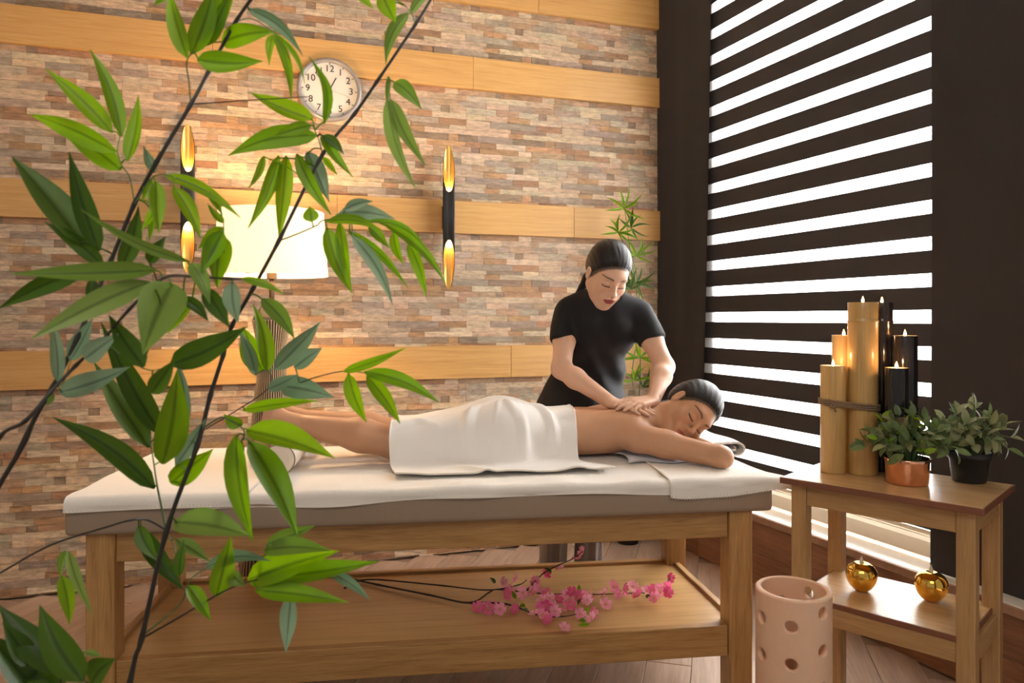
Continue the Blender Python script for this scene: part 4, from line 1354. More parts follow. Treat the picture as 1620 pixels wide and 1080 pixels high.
body += [Cone(nek + np.array((0, 0.01, -0.02)), shR + np.array((0.02, 0, -0.010)), 0.042, 0.036, 0.03), Cone(nek + np.array((0, 0.01, -0.02)), shL + np.array((-0.02, 0, -0.010)), 0.042, 0.036, 0.03)]
body += head_prims(hc, HR, 1.0)
PAT_BACK = 0.868
hR_dir = P(1046, 655, 2.43) - wrR; hL_dir = P(978, 643, 2.45) - wrL
body += hand_prims(wrR, hR_dir, (0.0, -0.15, 1.0), 1, 0.98, (0.06, 0.10, 0.10), 0.12)
body += hand_prims(wrL, hL_dir, (0.05, -0.25, 1.0), -1, 0.98, (0.08, 0.16, 0.14), 0.14)
ther = thing('person', 'woman in black t-shirt leaning over the table and pressing with both hands', 'person', (0.25, 3.03, 0))
me, X = skin_mesh('body', body, 0.0027)
col = head_paint(X, hc, HR, 1.0, TH_SKIN, (0.30, 0.055, 0.055), (1.28, -0.026))
colour_attr(me, col)
tbody = link('body', me, M['skin'], ther)
# hair, drawn back into a low tail
def hair_base(c, R, s, grow, line):
    def g(x, y, z): return c + s * (np.array((x, y, z)) @ R)
    L = [Ell(g(0, .036, -.016), np.array((.0725 + grow, .081 + grow * 1.3, .091 + grow)) * s, R, 0.01)]
    L.append(Ell(g(0, .000, -.060), np.array((.060, .055, .050)) * s, R, 0.03))
    n = (np.array((0, -1.0, line[0])) @ R); L.append(Half(n, g(0, line[1], 0), 0.022))
    return L, g
hp, g = hair_base(hc, HR, 1.0, 0.0085, (1.28, -0.026))
hp.append(Cone(g(-.014, .125, .02), g(-.010, .060, .115), 0.0022, 0.0022, 0.006, 's'))
hp.append(Half(np.array((0, -1.0, -0.25)) @ HR, g(0, -.055, -.05), 0.01))
hp += [Cone(g(0, -.035, -.095), g(-.015, -.085, -.105), 0.022, 0.020, 0.015), Cone(g(-.015, -.085, -.105), g(-.040, -.150, -.085), 0.020, 0.012, 0.01)]
def strand_fn(c, R, s, amp):
    def fn(P_):
        q = (P_ - c) @ R.T / s
        a = np.arctan2(q[:, 0], q[:, 1] + 0.06)
        return amp * np.sin(a * 55 + 2.0 * np.sin(q[:, 2] * 25)) + amp * 0.6 * np.sin(a * 23 + 1.3)
    return fn
hp.append(Warp(strand_fn(hc, HR, 1.0, 0.0005), 0.002))
me, X = skin_mesh('hair', hp, 0.0030)
q = (X - hc) @ HR.T
strand_attr(me, X, np.stack([np.arctan2(q[:, 0], q[:, 1] + 0.06) * 45, q[:, 2] * 14, q[:, 1] * 0], 1))
link('hair', me, M['hair'], tbody)
# T-shirt
def folds_t(P_):
    a = P_ - che
    r = 0.0055 * np.sin(a[:, 2] * 42 + a[:, 0] * 30 + 3 * np.sin(a[:, 0] * 14)) * np.clip(-a[:, 2] * 6, 0, 1)
    n_ = noise3(P_, 4, 2, 22.0)
    drape_ = 0.004 * np.sin(a[:, 0] * 48 + a[:, 2] * 9 + 1.0) * np.clip(1 - np.abs(a[:, 2] + 0.04) * 6, 0, 1)
    return r + drape_ + 0.005 * n_
ts = torso(0.008)
ts += [Cone(nek + np.array((0, 0.01, -0.020)), shR + np.array((0.014, 0, -0.004)), 0.054, 0.050, 0.04), Cone(nek + np.array((0, 0.01, -0.020)), shL + np.array((-0.014, 0, -0.004)), 0.054, 0.050, 0.04)]
ts += [Ell(pel + np.array((-0.012, 0, -0.03)), (0.182, 0.130, 0.16), torso_R(wai - pel), 0.05)]
ts.append(Half((0, 0, -1), (0, 0, 0.70), 0.006))
ts.append(Ell(hc * 0.42 + nek * 0.58 + np.array((0.004, -0.030, -0.006)), (0.066, 0.066, 0.062), None, 0.008, 's'))
sl = []
for (a, e) in ((shR, elR), (shL, elL)):
    t_ = a + (e - a) * 0.52
    ts.append(CutCone(a - (e - a) * 0.01, t_ + (e - a) * 0.3, 0.0490, 0.0545, t_, 0.025))
ts.append(Warp(folds_t, 0.006))
me, X = skin_mesh('t_shirt', ts, 0.0036)
tsh = link('t_shirt', me, M['tshirt'], ther)
# trousers
tr_ = [Ell(pel + np.array((0, 0, -0.04)), (0.168, 0.118, 0.13), None, 0.03)]
for (h_, k_, a_) in legs_t:
    tr_ += [Cone(h_, k_, 0.088, 0.058, 0.03), Cone(k_, a_ + np.array((0, 0, -0.03)), 0.058, 0.056, 0.01)]
tr_.append(Half((0, 0, -1), (0, 0, 0.045), 0.004))
tr_.append(Warp(lambda P_: 0.005 * np.sin(P_[:, 0] * 130 + P_[:, 1] * 90 + P_[:, 2] * 6), 0.008))
me, X = skin_mesh('trousers', tr_, 0.005)
link('trousers', me, M['trousers'], ther)
for (h_, k_, a_) in legs_t:
    L = [Ell(a_ + np.array((0, -0.075, -0.045)), (0.042, 0.115, 0.045), None, 0.01), Half((0, 0, -1), (0, 0, 0.002), 0.003)]
    me, X = skin_mesh('shoe', L, 0.005)
    link('shoe', me, M['shoe'], ther)

# ------------------------------------------------------------------ the woman lying on the table
PT_SKIN = (0.50, 0.265, 0.15)
ZS = 0.708
pc_ = 0.455
TR = np.stack([TU, TV, UP])
phc = tp(1.858, 0.372, 0.857)
PR = head_frame((0.13, -0.91, -0.38), (0.80, 0.10, 0.56))
pat = [Ell(tp(1.215, pc_, 0.796), (0.15, 0.165, 0.088), TR, 0.05),
       Ell(tp(1.235, pc_ - 0.075, 0.815), (0.10, 0.080, 0.072), TR, 0.04), Ell(tp(1.235, pc_ + 0.075, 0.815), (0.10, 0.080, 0.072), TR, 0.04),
       Ell(tp(1.39, pc_, 0.782), (0.14, 0.128, 0.074), TR, 0.06), Ell(tp(1.535, pc_, 0.784), (0.16, 0.147, 0.080), TR, 0.06),
       Ell(tp(1.635, pc_, 0.790), (0.075, 0.150, 0.066), TR, 0.04),
       Ell(tp(1.60, pc_ - 0.085, 0.812), (0.085, 0.060, 0.052), TR, 0.03), Ell(tp(1.60, pc_ + 0.085, 0.812), (0.085, 0.060, 0.052), TR, 0.03),
       Cone(tp(1.36, pc_, 0.863), tp(1.60, pc_, 0.880), 0.010, 0.010, 0.018, 's')]
for m in (-1, 1):
    vv = pc_ + m * 0.085
    kn_, ak_ = tp(0.875, vv + m * 0.005, 0.767), tp(0.515, vv - m * 0.025, 0.838)
    pat += [Cone(tp(1.19, vv, 0.795), kn_, 0.084, 0.055, 0.05), Cone(kn_, kn_ + (ak_ - kn_) * 0.38 + UP * 0.004, 0.053, 0.052, 0.03),
            Cone(kn_ + (ak_ - kn_) * 0.38 + UP * 0.004, ak_, 0.052, 0.030, 0.03)]
    heel = tp(0.462, vv - m * 0.025, 0.858); ball = tp(0.415, vv - m * 0.03, 0.745)
    pat += [Ell(heel, (0.030, 0.029, 0.030), TR, 0.02), Cone(heel, ball, 0.028, 0.030, 0.025), Cone(ak_, heel, 0.031, 0.029, 0.02)]
    for t in range(5):
        b0 = ball + TV * (t - 2) * 0.014
        pat.append(Cone(b0, b0 - UP * (0.036 - 0.004 * abs(t - 1)) + TU * 0.006, 0.0095, 0.0078, 0.005))
sN, sF = tp(1.655, 0.305, 0.781), tp(1.655, 0.600, 0.797)
eN, eF = tp(1.868, 0.130, 0.7430), tp(1.860, 0.735, 0.7485)
wN, wF = tp(1.885, 0.365, 0.742), tp(1.90, 0.520, 0.742)
for (a, e, w) in ((sN, eN, wN), (sF, eF, wF)):
    mU = a + (e - a) * 0.35
    pat += [Cone(a, mU, 0.052, 0.041, 0.04), Cone(mU, e, 0.041, 0.034, 0.03), Cone(e, w, 0.034, 0.026, 0.02)]
pat += hand_prims(wN, tp(1.84, 0.47, 0.742) - wN, UP, -1, 0.95, (0.05, 0.1, 0.1), 0.08)
pat += hand_prims(wF, tp(1.90, 0.40, 0.742) - wF, UP, 1, 0.95, (0.05, 0.1, 0.1), 0.08)
pat += [Cone(tp(1.66, pc_ - 0.01, 0.805), phc + (np.array((0, -0.045, -0.025)) @ PR), 0.058, 0.050, 0.04),
        Cone(tp(1.65, pc_ - 0.10, 0.812), phc + (np.array((0, -0.06, -0.03)) @ PR), 0.040, 0.040, 0.04)]
pat += head_prims(phc, PR, 1.0)
pat.append(Half(-UP, UP * (ZS + 0.001), 0.012))
client = thing('person', 'woman lying face down on the massage table with head turned and eyes closed', 'person', tp(1.2, pc_, ZS))
me, X = skin_mesh('body', pat, 0.0027)
col = head_paint(X, phc, PR, 1.0, PT_SKIN, (0.36, 0.11, 0.085), (1.22, -0.018))
q = (X - TO) @ TR.T
sole = np.clip((0.475 - q[:, 0]) / 0.03, 0, 1) * 0.5
col = col * (1 - sole[:, None]) + np.array((0.62, 0.34, 0.25)) * sole[:, None]
colour_attr(me, col)
pbody = link('body', me, M['skin'], client)
hp, g = hair_base(phc, PR, 1.0, 0.0075, (1.22, -0.018))
hp.append(Half(np.array((0, -1.0, -0.35)) @ PR, g(0, -.058, -.05), 0.01))
hp += [Ell(g(0, -.005, -.110), np.array((.030, .032, .028)), PR, 0.008)]
hp.append(Warp(strand_fn(phc, PR, 1.0, 0.0006), 0.002))
me, X = skin_mesh('hair', hp, 0.0030)
q = (X - phc) @ PR.T
strand_attr(me, X, np.stack([np.arctan2(q[:, 0], q[:, 1] + 0.06) * 45, q[:, 2] * 14, q[:, 1] * 0], 1))
link('hair', me, M['hair'], pbody)
PAT = pat
# ------------------------------------------------------------------ linen on the table
def sheet_mesh(name, grid, th):
    """closed thin cloth from a grid of points (rows, cols, 3), thickness th downwards along its normal"""
    g = np.asarray(grid); nr_, nc_ = g.shape[:2]
    du = np.gradient(g, axis=0); dv = np.gradient(g, axis=1)
    n = np.cross(du, dv); n /= np.maximum(np.linalg.norm(n, axis=2, keepdims=True), 1e-9)
    if n[..., 2].mean() < 0: n = -n; flip = True
    else: flip = False
    V = np.concatenate([g.reshape(-1, 3), (g - n * th).reshape(-1, 3)])
    N = nr_ * nc_
    Fc = []
    for i in range(nr_ - 1):
        for j in range(nc_ - 1):
            a = i * nc_ + j
            q = (a, a + nc_, a + nc_ + 1, a + 1)
            if flip: q = q[::-1]
            Fc.append(q); Fc.append(tuple(N + k for k in q[::-1]))
    rim = [(0, j) for j in range(nc_)] + [(i, nc_ - 1) for i in range(1, nr_)] + [(nr_ - 1, j) for j in range(nc_ - 2, -1, -1)] + [(i, 0) for i in range(nr_ - 2, 0, -1)]
    ids = [i * nc_ + j for i, j in rim]
    for a, b in zip(ids, ids[1:] + ids[:1]):
        q = (a, b, N + b, N + a)
        Fc.append(q if flip else q[::-1])
    return pymesh(name, V, Fc)
def stitches(parent, path, n, length, down, name='hem_stitches'):
    """blanket stitches along a hem, all too small to pick apart"""
    V, Fc = [], []
    path = np.asarray(path); seg = np.linalg.norm(np.diff(path, axis=0), axis=1); cum = np.concatenate([[0], np.cumsum(seg)])
    for k in range(n):
        s = (k + 0.5) / n * cum[-1]
        i = min(len(seg) - 1, np.searchsorted(cum, s) - 1)
        p = path[i] + (path[i + 1] - path[i]) * ((s - cum[i]) / max(seg[i], 1e-9))
        v_, f_ = tube_mesh([p - np.asarray(down) * length, p + np.asarray(down) * 0.002], 0.0019, 4)
        o = len(V); V += v_; Fc += [tuple(o + q for q in f) for f in f_]
    o = link(name, pymesh(name, V, Fc), M['thread'], parent); o['kind'] = 'stuff'
rl = 0.014
def drape(u, arc, lift, hang_wave=0.0):
    """point on the mattress skin: arc < 0 lies on top at depth -arc, arc > 0 hangs over the front edge"""
    t = ZM1 + lift
    q = rl * math.pi / 2
    if arc <= 0: return tp(u, rl - arc, t)
    if arc < q:
        a = arc / rl
        return tp(u, rl - math.sin(a) * (rl + lift), ZM1 - rl + math.cos(a) * (rl + lift))
    return tp(u, -lift - hang_wave, ZM1 - rl - (arc - q))
def draped_sheet(name, label, u0, u1, hang, lift, seed, wave=0.0015, back=0.72, skew=0.0, nst=0):
    r = np.random.default_rng(seed)
    us = np.linspace(u0, u1, 110)
    ph = r.uniform(0, 6.28, 6)
    grid = []; hem = []
    for u in us:
        h = hang + 0.006 * math.sin(u * 5 + ph[0]) + 0.003 * math.sin(u * 13 + ph[1])
        q = rl * math.pi / 2
        arcs = np.concatenate([np.linspace(-(back - rl), -0.10, 16), np.linspace(-0.09, 0, 14), np.linspace(q / 6, q, 6), np.linspace(q + h / 7, q + h, 7)])
        row = []
        for a in arcs:
            w = max(0, (a - q)) / max(h, 1e-3)
            fold = (abs(math.sin(u * 11 + ph[2] + 0.8 * math.sin(u * 4))) ** 3) * wave * 2.2 * math.exp(-((a + 0.03) / 0.055) ** 2)
            fold *= min(1, max(0.12, (u - 0.44) / 0.15)) * min(1, max(0.12, (1.70 - u) / 0.08)) if wave > 0.002 else 1.0
            fold += wave * 0.3 * math.sin(u * 31 + a * 60 + ph[3]) * math.exp(-((a + 0.04) / 0.07) ** 2)
            row.append(drape(u + skew * max(0, a + 0.2), a, lift + fold + 0.0012 * (1 + math.sin(u * 7 + a * 23 + ph[4])), 0.004 * w * math.sin(u * 17 + ph[5])))
        grid.append(row); hem.append(row[-1])
    o = link(name, sheet_mesh(name, grid, 0.0022), M['terry'], None, smooth=True)
    tag(o, label, 'towel', 'towels spread over the mattress')
    if nst: stitches(o, hem, nst, 0.009, (0, 0, -1))
    V, Fc = tube_mesh(hem, 0.0021, 6)
    link('hem', pymesh('hem', V, Fc), M['thread'], o, smooth=True)
    return o
draped_sheet('cover_towel', 'cream cover towel with blanket-stitched hem over the foot end of the mattress', 0.004, 0.47, 0.008, 0.0068, 3, nst=48)
draped_sheet('cover_towel', 'long cream cover towel over the middle of the mattress', 0.36, 1.72, 0.015, 0.0022, 5, wave=0.0035)

# towel over the head end, its free corner sticking out past the mattress
us = np.linspace(0, 1, 60)
grid = []; hem = []
for a in us:
    u = 1.655 + 0.33 * a
    q = rl * math.pi / 2
    h = 0.020 + 0.012 * math.sin(a * 3.3) * (1 - a) + 0.010 * (1 - a)
    arcs = np.concatenate([np.linspace(-0.70, -0.08, 14), np.linspace(-0.07, 0, 10), np.linspace(q / 6, q, 6), np.linspace(q + h / 5, q + h, 5)])
    row = []
    for s in arcs:
        w = 1 / (1 + math.exp(-(s + 0.06) / 0.02))
        p = drape(u + 0.05 * (a - 1) * (s * 1.2) * (1 if s < 0 else 0), s, 0.0075 + 0.004 * abs(math.sin(a * 7 + s * 9)) * math.exp(-((s + 0.05) / 0.08) ** 2), 0.003 * math.sin(a * 14))
        tipw = max(0, (a - 0.80) / 0.20)
        if tipw > 0:
            p = p + TU * 0.055 * tipw * w - UP * 0.010 * tipw ** 1.5 * (0.4 + 0.6 * w)
            if s > 0: p = p + UP * 0.018 * tipw * min(1, s / 0.03)
        row.append(p)
    grid.append(row); hem.append(row[-1])
o = link('cover_towel', sheet_mesh('cover_towel', grid, 0.0035), M['terry'], None, smooth=True)
tag(o, 'cream cover towel at the head end with its corner sticking out past the mattress', 'towel', 'towels spread over the mattress')
stitches(o, hem, 44, 0.008, (0, 0, -1))
edge = [g_[k] for g_, k in ((grid[0], i) for i in range(len(grid[0])))]
V, Fc = tube_mesh(edge, 0.003, 6); link('hem', pymesh('hem', V, Fc), M['thread'], o, smooth=True)

# folded towel under her head
def folded_towel():
    prof = []
    L_, H_ = 0.27, 0.050
    path = [(0.0, 0.006), (0.20, 0.006), (0.235, 0.010), (0.245, 0.024), (0.232, 0.037), (0.20, 0.040), (0.02, 0.036), (0.004, 0.028), (0.02, 0.021), (0.20, 0.0225), (0.212, 0.024)]
    pts = catmull([np.array((a, 0, b)) for a, b in path], 6)
    rows = []
    vs_ = np.linspace(0.30, 0.66, 24)
    for i, p in enumerate(pts):
        rows.append([tp(1.778 + p[0] + 0.004 * math.sin(v * 20), v, ZM1 + 0.012 + p[2] * (1 + 0.06 * math.sin(v * 17 + p[0] * 9))) for v in vs_])
    return sheet_mesh('head_towel', rows, 0.007)
o = link('head_towel', folded_towel(), M['terry_white'], None, smooth=True)
tag(o, "folded white towel under the lying woman's head", 'towel')
# thin cloth bunched under her chest
rows = []
for a in np.linspace(0, 1, 30):
    row = []
    for b in np.linspace(0, 1, 24):
        u = 1.60 + 0.22 * a + 0.01 * math.sin(b * 6); v = 0.235 + 0.20 * b + 0.02 * math.sin(a * 7)
        row.append(tp(u, v, ZM1 + 0.014 + 0.010 * abs(math.sin(a * 8 + b * 5)) * (1 - abs(2 * b - 1)) + 0.012 * b))
    rows.append(row)
o = link('face_cloth', sheet_mesh('face_cloth', rows, 0.002), mat_plain('pale_cloth', (0.78, 0.80, 0.88), rough=0.9, bump=0.3, bscale=300), None, smooth=True)
tag(o, "thin pale bluish cloth bunched under the lying woman's shoulder", 'cloth')

# ankle bolster
b0 = tp(0.515, 0.185, ZM1 + 0.012 + 0.047); RB = 0.047
bol = thing('ankle_bolster', "round cream bolster with dark piping under the lying woman's ankles", 'bolster', tp(0.515, 0.42, ZM1 + 0.012))
V, Fc = lathe([(0.0, -0.004), (RB * 0.6, -0.003), (RB * 0.93, 0.0), (RB, 0.006), (RB, 0.494), (RB * 0.93, 0.50), (0.0, 0.504)], 48)
Bm = basis(TU, -UP, TV, b0)
link('cushion', pymesh('cushion', V, Fc), M['bolster'], bol, Bm, smooth=True)
for zz in (0.001, 0.499):
    pts = [(RB * 0.97 * math.cos(2 * math.pi * k / 48), RB * 0.97 * math.sin(2 * math.pi * k / 48), zz) for k in range(49)]
    V, Fc = tube_mesh(pts, 0.0016, 6)
    link('piping', pymesh('piping', V, Fc), M['piping'], bol, Bm)

# towel over her hips: cloth laid on the height of the body beneath
nu, nv = 150, 130
uu = np.linspace(0.80, 1.56, nu); vv_ = np.linspace(0.085, 0.80, nv)
zz = np.linspace(0.72, 0.925, 42)
UU, VVg = np.meshgrid(uu, vv_, indexing='ij')
base = TO + UU[..., None] * TU + VVg[..., None] * TV
H = np.full((nu, nv), ZM1 + 0.010)
flat = base.reshape(-1, 3)
near = [p for p in PAT if np.all(p.hi > flat.min(0) - 0.05 - np.array((0, 0, 9))) and np.all(p.lo < flat.max(0) + 0.05 + np.array((0, 0, 9)))]
for z in zz:
    d = ev(near, flat + UP * z).reshape(nu, nv)
    H = np.where(d < 0, np.maximum(H, z + np.clip(-d, 0, 0.004)), H)
def blur(A, n):
    for _ in range(n):
        A = (A + np.pad(A, ((1, 1), (0, 0)), 'edge')[:-2] + np.pad(A, ((1, 1), (0, 0)), 'edge')[2:] + np.pad(A, ((0, 0), (1, 1)), 'edge')[:, :-2] + np.pad(A, ((0, 0), (1, 1)), 'edge')[:, 2:]) / 5
    return A
H0 = H.copy()
for it in range(2):
    H = np.maximum(H0, blur(H, 5))
H = np.maximum(blur(H, 3), H0) + 0.006
for it in range(2): H = np.maximum(blur(H, 2), H0 + 0.006)
# folds running from the hips down to the near side
A_ = UU - 1.21; Bv = 0.455 - VVg
ang = np.arctan2(A_, np.maximum(Bv + 0.06, 0.02))
rad = np.hypot(A_, Bv + 0.06)
slope = np.clip((H - (ZM1 + 0.015)) / 0.05, 0, 1) * np.clip(Bv / 0.1, 0, 1)
fold = 0.012 * np.clip(np.sin(ang * 8.5 + 1.1 * np.sin(rad * 14)), 0, 1) ** 2 * slope + 0.007 * np.clip(np.sin(ang * 15 + 2.0 + rad * 9), 0, 1) ** 2 * slope
fold = fold + 0.008 * np.clip(np.sin(UU * 40 + VVg * 22 + 1.5 * np.sin(VVg * 18)), 0, 1) ** 2 * slope * np.clip((1.12 - UU) / 0.08, 0, 1)
ridge = 0.017 * np.exp(-((UU - (1.30 + (0.46 - VVg) * 0.55)) / 0.020) ** 2) * slope * np.clip((UU - 1.18) / 0.1, 0, 1)
hemw = np.clip((0.26 - VVg) / 0.08, 0, 1)
fold2 = hemw * (0.006 * np.clip(np.sin(UU * 19 + VVg * 30), 0, 1) + 0.010 * np.exp(-((UU - 1.02 - (0.25 - VVg) * 0.9) / 0.018) ** 2) + 0.012 * np.exp(-((UU - 1.41) / 0.04) ** 2) * np.clip((0.24 - VVg) / 0.06, 0, 1))
Hc = H
DISP = blur(fold + ridge * 1.3 + fold2, 1)
# outline: the near hem runs on to the right of the waist edge
i0 = np.argmin(abs(uu - 0.845))
rows = []; drows = []
J = nv
for a in np.linspace(0, 1, 140):
    row = []; dr = []
    for j in range(J):
        v = 0.128 + (0.74 - 0.128) * j / (J - 1)
        e0 = 0.848 + 0.010 * math.sin(v * 15)
        blend = 1 / (1 + math.exp(-(v - 0.232) / 0.012))
        e1 = (1.525 - (v - 0.128) * 0.35) * (1 - blend) + (1.452 + 0.006 * math.sin(v * 16)) * blend
        u = e0 + (e1 - e0) * a
        fi = (u - uu[0]) / (uu[1] - uu[0]); fj = (v - vv_[0]) / (vv_[1] - vv_[0])
        i, k = int(fi), int(fj); x, y = fi - i, fj - k
        i = min(i, nu - 2); k = min(k, nv - 2)
        dsp = DISP[i, k] * (1 - x) * (1 - y) + DISP[i + 1, k] * x * (1 - y) + DISP[i, k + 1] * (1 - x) * y + DISP[i + 1, k + 1] * x * y
        z = Hc[i, k] * (1 - x) * (1 - y) + Hc[i + 1, k] * x * (1 - y) + Hc[i, k + 1] * (1 - x) * y + Hc[i + 1, k + 1] * x * y
        row.append(tp(u, v, z)); dr.append(dsp)
    rows.append(row); drows.append(dr)
rows = np.array(rows); drows = np.array(drows)
gn = np.cross(np.gradient(rows, axis=0), np.gradient(rows, axis=1)); gn /= np.linalg.norm(gn, axis=2, keepdims=True)
gn *= np.sign(gn[..., 2:3])
rows = rows + gn * drows[..., None]
for it in range(4):                                          # keep the cloth outside the body
    d = ev(near, rows.reshape(-1, 3)).reshape(rows.shape[:2])
    rows = rows + gn * np.clip(0.0075 - d, 0, 0.02)[..., None]
o = link('hip_towel', sheet_mesh('hip_towel', rows, 0.0035), M['terry_white'], None, smooth=True)
tag(o, "white fleece towel draped over the lying woman's hips and thighs", 'towel')
hem = [r_[0] for r_ in rows]
V, Fc = tube_mesh(hem, 0.0026, 6); link('hem', pymesh('hem', V, Fc), M['thread'], o, smooth=True)
V, Fc = tube_mesh(rows[-1], 0.0026, 6); link('hem', pymesh('hem', V, Fc), M['terry_white'], o, smooth=True)
V, Fc = tube_mesh(rows[0], 0.0026, 6); link('hem', pymesh('hem', V, Fc), M['terry_white'], o, smooth=True)
stitches(o, hem, 70, 0.005, nrm(-TV))
# ------------------------------------------------------------------ bamboo in the foreground
def blade_mesh(base, tip, width, bend, normal, sag=0.0, fold=0.30, n=9, shape=0.62, twist=0.0, petiole=None):
    """lanceolate leaf with a folded midrib, from base to tip; bend is a sideways bow"""
    base, tip = np.asarray(base, float), np.asarray(tip, float)
    ax = tip - base; L = np.linalg.norm(ax); ax = ax / L
    nn = np.asarray(normal, float); nn = nrm(nn - ax * (nn @ ax)); sd = np.cross(nn, ax)
    V, Fc = [], []
    ex = 1.15
    pk = (shape / (shape + ex)) ** shape * (1 - shape / (shape + ex)) ** ex
    for i in range(n + 1):
        t = i / n
        c = base + ax * L * t + sd * bend * math.sin(math.pi * t) + nn * sag * math.sin(math.pi * t)
        w = width * 0.5 * (max(t, 0.004) ** shape) * ((1 - t) ** ex) / pk
        w = max(w, 0.0004)
        a = twist * t
        s2 = math.cos(a) * sd + math.sin(a) * nn; n2 = -math.sin(a) * sd + math.cos(a) * nn
        V += [c - s2 * w + n2 * w * fold, c - s2 * w * 0.5 + n2 * w * fold * 0.35, c, c + s2 * w * 0.5 + n2 * w * fold * 0.35, c + s2 * w + n2 * w * fold]
    for i in range(n):
        a = i * 5
        for q in range(4): Fc.append((a + q, a + q + 1, a + q + 6, a + q + 5))
    if petiole is not None:
        pts = catmull([petiole, (np.asarray(petiole) + base) / 2 + np.array((0, 0, 0.003)), base + ax * L * 0.03], 3)
        v_, f_ = tube_mesh(pts, 0.0011, 5)
        o = len(V); V += v_; Fc += [tuple(o + q for q in f) for f in f_]
    me = pymesh('leaf', V, Fc)
    ra = np.zeros(len(V), np.float32); ra[:5 * (n + 1)] = np.tile((0, 0.5, 1, 0.5, 0), n + 1)
    me.attributes.new('Rib', 'FLOAT', 'POINT').data.foreach_set('value', ra)
    return me

D1, D2 = 1.06, 0.97
stems = {   # picture rows of the culms and branches at their distance from the eye
    'a': ([(150, 1330), (205, 1082), (224, 1010), (263, 841), (312, 705), (333, 625), (353, 562), (367, 515), (401, 455), (441, 381), (510, 245), (561, 180), (597, 128), (657, 39), (690, -15)], D1, 0.0062, 0.0032, 'stem_dark'),
    'b': ([(-110, 1330), (-60, 960), (40, 695), (83, 614), (124, 532), (150, 470), (174, 416), (213, 322), (248, 256), (302, 165), (330, 113), (374, 33), (405, -12)], D2, 0.0056, 0.0036, 'stem_dark'),
    'c': ([(-60, 720), (0, 690), (40, 666), (80, 620), (120, 578), (164, 536), (205, 489), (258, 440), (310, 438), (362, 441), (385, 441)], D2 - 0.03, 0.0045, 0.0018, 'stem_dark'),
    'd': ([(302, 165), (402, 158), (487, 153)], D2, 0.0016, 0.0010, 'stem_dark'),
    'e': ([(302, 165), (299, 130), (297, 92), (330, 70), (350, 66)], D2, 0.0016, 0.0012, 'stem_green'),
    'f': ([(213, 322), (205, 280), (193, 262), (186, 238), (190, 215)], D2, 0.0016, 0.0012, 'stem_green'),
    'g': ([(213, 322), (240, 282), (268, 278), (330, 306), (352, 345), (354, 400)], D2 - 0.02, 0.0016, 0.0011, 'stem_green'),
    'h': ([(441, 381), (470, 370), (500, 357), (520, 347), (600, 352)], D1, 0.0020, 0.0012, 'stem_green'),
    'i': ([(597, 128), (612, 127), (618, 158)], D1, 0.0014, 0.0010, 'stem_green'),
    'j': ([(657, 39), (652, 22), (640, 8)], D1, 0.0014, 0.0010, 'stem_green'),
    'k': ([(316, 682), (335, 668), (355, 660), (384, 678), (386, 695)], D1, 0.0022, 0.0014, 'stem_green'),
    'l': ([(263, 841), (255, 800), (248, 765), (243, 730), (238, 700)], D1, 0.0026, 0.0014, 'stem_green'),
    'm': ([(263, 838), (232, 822), (205, 823), (170, 833), (80, 862), (0, 906), (-60, 940)], D1 + 0.02, 0.0024, 0.0024, 'stem_dark'),
    'n': ([(224, 1010), (280, 978), (345, 940), (378, 925), (412, 915)], D1, 0.0026, 0.0016, 'stem_dark'),
    'o': ([(226, 1005), (285, 955), (300, 918), (330, 895)], D1, 0.0022, 0.0012, 'stem_green'),
    'p': ([(316, 684), (376, 648), (418, 620), (430, 600), (424, 585)], D1 + 0.03, 0.0016, 0.0012, 'stem_dark'),
    'q': ([(430, 618), (460, 610), (505, 595), (545, 587), (580, 590)], D1 + 0.03, 0.0014, 0.0011, 'stem_dark'),
    'r': ([(510, 245), (506, 226), (498, 206)], D1, 0.0018, 0.0012, 'stem_green'),
    's': ([(374, 33), (400, 30), (434, 52)], D2, 0.0014, 0.0010, 'stem_green'),
    't': ([(80, 1330), (92, 1110), (104, 1068)], D2 - 0.05, 0.0030, 0.0016, 'stem_dark'),
    'u': ([(106, 872), (104, 880), (98, 912)], D1, 0.0012, 0.0010, 'stem_green'),
    'v': ([(164, 536), (190, 560), (235, 585), (270, 578)], D2 - 0.02, 0.0014, 0.0012, 'stem_green'),
    'w': ([(263, 841), (275, 865), (284, 908)], D1, 0.0014, 0.0010, 'stem_green'),
    'x': ([(83, 614), (100, 605), (112, 570)], D2, 0.0012, 0.0010, 'stem_green'),
}
